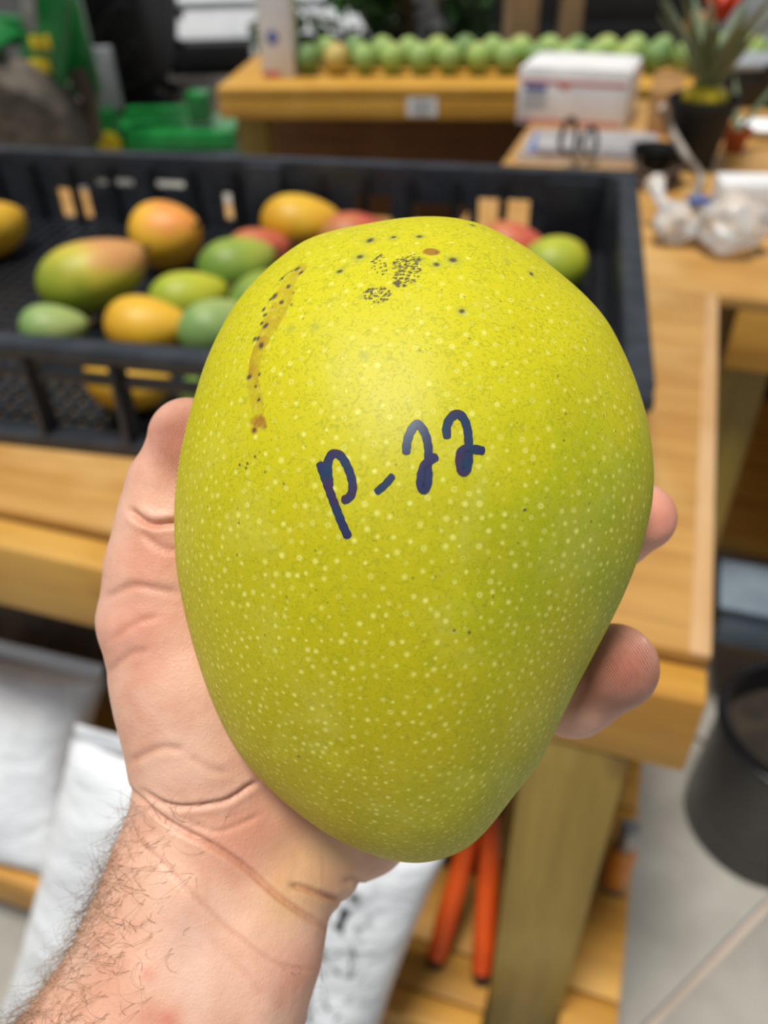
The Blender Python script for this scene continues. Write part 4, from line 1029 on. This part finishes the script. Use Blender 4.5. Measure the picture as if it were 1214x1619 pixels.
crease_line([(165, 946), (190, 934), (215, 926), (250, 932), (284, 938)], .0005, 6, .2, .5)
crease_line([(178, 1010), (215, 985), (250, 975)], .0003, 6, .3, .4)
crease_line([(170, 1065), (205, 1035), (235, 1028)], .0003, 6, .3, .4)
crease_line([(205, 1206), (235, 1190), (262, 1182), (290, 1186)], .0004, 6, .3, .45)
crease_line([(300, 1195), (330, 1215), (360, 1222)], .0003, 6, .3, .3)
crease_line([(900, 1120), (925, 1090), (930, 1060)], .0004, 9, .3, .3)
crease_line([(330, 1480), (380, 1530), (420, 1580)], .0002, 6, .3, .2)
# tendon / vein relief on the inner wrist
def ridge(pts, h, w):
    P = np.array(cat([(a, b, 0) for a, b in pts], 10))[:, :2]; m = np.where(facing & (hy_ > 1280) & (hd_ < .22))[0]
    q = np.stack([hx_[m], hy_[m]], 1); d = np.sqrt(((q[:, None]-P[None])**2).sum(2).min(1)); disp[m] += h*np.exp(-(d/w)**2)
ridge([(300, 1420), (330, 1520), (330, 1640)], .0007, 26); ridge([(250, 1400), (235, 1520), (200, 1640)], .0005, 30); ridge([(390, 1480), (420, 1560), (410, 1660)], .0005, 26)
for _ in range(2):
    disp = disp*.7+.3*lap(disp[:, None])[:, 0]
HV = HV+nn*disp[:, None]
# colour attributes
def blob(px, py, r): return np.exp(-(((hx_-px)**2+(hy_-py)**2)/r**2))
red = np.clip(.9*blob(285, 690, 62)+.9*blob(985, 1060, 85)+.85*blob(1045, 820, 60)+.55*blob(215, 1000, 70)+.5*blob(400, 1330, 55)+.35*blob(235, 880, 50)+.6*blob(234, 1540, 14)+.7*blob(268, 1612, 16)+.5*blob(240, 1606, 26)+.3*blob(470, 1530, 50), 0, 1)
yell = np.clip(.9*blob(480, 1375, 70)+.7*blob(450, 1430, 40)+.4*blob(540, 1350, 60), 0, 1)
vein = np.clip(.8*np.exp(-(np.abs(hx_-(300+.10*(hy_-1480)))/26)**2)*np.clip((hy_-1400)/80, 0, 1), 0, 1)
pad = np.clip(blob(985, 1055, 75)*1.6, 0, 1)*facing + np.clip(blob(292, 700, 55)*1.5, 0, 1)*facing*.7
me = np_mesh('hand', np.zeros((nV, 3)), quads)
HO = cam3(330, 1250, np.array(.205))
HW = CC + HV[:, :1]*CR + HV[:, 1:2]*CU + HV[:, 2:3]*CN
me.vertices.foreach_set('co', (HW-HO).astype(np.float32).ravel()); me.update()
for n_, a_ in (('crease', crease), ('red', red), ('yell', yell), ('vein', vein), ('pad', pad)): fattr(me, n_, a_)
def skin_mat():
    m, nt, p = new_mat('skin'); v = objco(nt)
    big = noise_n(nt, v, 55, 4, .6); mid = noise_n(nt, v, 190, 3, .6); fin = noise_n(nt, v, 900, 3, .6)
    vo = N(nt, 'ShaderNodeTexVoronoi'); vo.feature = 'DISTANCE_TO_EDGE'; nt.links.new(v, vo.inputs['Vector']); vo.inputs['Scale'].default_value = 1150
    c = mixc(nt, rng(nt, big, .35, .65), lin((236, 188, 163)), lin((224, 166, 139)))
    c = mixc(nt, rng(nt, mid, .5, .75, 0, .3), c, lin((236, 190, 168)))
    c = mixc(nt, math_n(nt, 'MULTIPLY', at_(nt, 'red'), .75), c, lin((216, 122, 102)))
    c = mixc(nt, math_n(nt, 'MULTIPLY', at_(nt, 'yell'), .6), c, lin((222, 176, 118)))
    c = mixc(nt, math_n(nt, 'MULTIPLY', at_(nt, 'vein'), .35), c, lin((216, 192, 178)))
    c = mixc(nt, math_n(nt, 'MULTIPLY', at_(nt, 'crease'), .5), c, lin((170, 100, 74)))
    nt.links.new(c, p.inputs['Base Color'])
    nt.links.new(rng(nt, at_(nt, 'pad'), 0, 1, .46, .3), p.inputs['Roughness']); p.inputs['Specular IOR Level'].default_value = .45
    p.inputs['Subsurface Weight'].default_value = .13; p.inputs['Subsurface Radius'].default_value = (.0045, .0018, .0010); p.inputs['Subsurface Scale'].default_value = 1
    wv = N(nt, 'ShaderNodeTexWave'); wv.wave_type = 'RINGS'; wv.rings_direction = 'SPHERICAL'
    mp = N(nt, 'ShaderNodeMapping'); tc = N(nt, 'ShaderNodeTexCoord'); nt.links.new(tc.outputs['Object'], mp.inputs[0])
    tipw = cam3(905, 1095, np.array(.194))-HO; mp.inputs['Location'].default_value = tuple(-tipw)
    nt.links.new(mp.outputs[0], wv.inputs['Vector']); wv.inputs['Scale'].default_value = 620; wv.inputs['Distortion'].default_value = .8; wv.inputs['Detail'].default_value = 1; wv.inputs['Detail Scale'].default_value = .5
    ridge_h = math_n(nt, 'MULTIPLY', wv.outputs['Fac'], at_(nt, 'pad'))
    b1 = bump_n(nt, vo.outputs['Distance'], .4, .0003); b2 = bump_n(nt, mid, .4, .0007, b1); b3 = bump_n(nt, ridge_h, 1., .0006, b2)
    nt.links.new(b3, p.inputs['Normal']); return m
M_skin = skin_mat()
hand = link('hand', me, M_skin, None, HO); tag(hand, 'bare left hand and hairy forearm holding up the big yellow-green mango', 'hand')
# hair on the thumb side of the forearm
rs = np.random.RandomState(21)
fnn = vnorm(HV)
def edge_l(y): return np.interp(y, [1240, 1390, 1480, 1560, 1640, 1760], [208, 148, 98, 50, 5, -60])
wgt = np.where((hy_ > 1262) & (hy_ < 1760) & (hd_ < .222), np.exp(-np.maximum(hx_-edge_l(hy_), 0)/62.), 0)*np.clip((hy_-1230)/190, .12, 1)
wgt[(hx_-edge_l(hy_)) > 210] = 0; wgt *= np.clip(nn[:, 2]+.35, 0, .8)
roots = rs.choice(nV, 1250, p=wgt/wgt.sum(), replace=False)
rt_ = np.where((hy_ > 1500) & (hy_ < 1720) & (hx_ > 440) & (nn[:, 0] > .5))[0]
if len(rt_) > 30: roots = np.r_[roots, rs.choice(rt_, 26, replace=False)]
hvv, hff = [], []
axis_dn = cf(190, 1640, .199)-cf(322, 1372, .203); axis_dn /= np.linalg.norm(axis_dn)
for r_ in roots:
    p = HV[r_].copy(); n_ = fnn[r_]; L = rs.uniform(.004, .014); K = 12
    side_ = np.array([-1., .15, .25])
    d = axis_dn*rs.uniform(-.25, .9)+side_*rs.uniform(.1, .9)+rs.normal(0, .35, 3); d -= n_*(d@n_); d /= np.linalg.norm(d)+1e-9
    d = d*rs.uniform(.7, 1.)+n_*rs.uniform(.25, .75); d /= np.linalg.norm(d)
    ax_ = n_+rs.normal(0, .5, 3); ax_ /= np.linalg.norm(ax_); w_ = rs.normal(0, 1)*.26
    base = len(hvv)//1; k0 = len(hvv); rad = rs.uniform(.000032, .000056)
    for k in range(K):
        u = k/(K-1); a1 = np.cross(d, [0, 0, 1.]); a1 /= np.linalg.norm(a1)+1e-9; a2 = np.cross(d, a1); rr = rad*(1-.8*u)
        for q in (0, 2.094, 4.189): hvv.append(p+(a1*math.cos(q)+a2*math.sin(q))*rr)
        p = p+d*L/(K-1); d = d*math.cos(w_)+np.cross(ax_, d)*math.sin(w_)-n_*.07*u; d /= np.linalg.norm(d)
    for k in range(K-1):
        for q in range(3): hff.append((k0+k*3+q, k0+k*3+(q+1) % 3, k0+k*3+3+(q+1) % 3, k0+k*3+3+q))
hvv = np.array(hvv); HH = CC+hvv[:, :1]*CR+hvv[:, 1:2]*CU+hvv[:, 2:3]*CN-HO
M_hair = simple('arm_hair', (164, 126, 90), (112, 82, 56), .4, 90)
hair = link('arm_hair', np_mesh('arm_hair', HH, np.array(hff)), M_hair, hand); tag(hair, 'fine curly brown hair', kind='stuff')
print('hero', len(V), 'lenticels', cnt, 'hand', nV, dim)
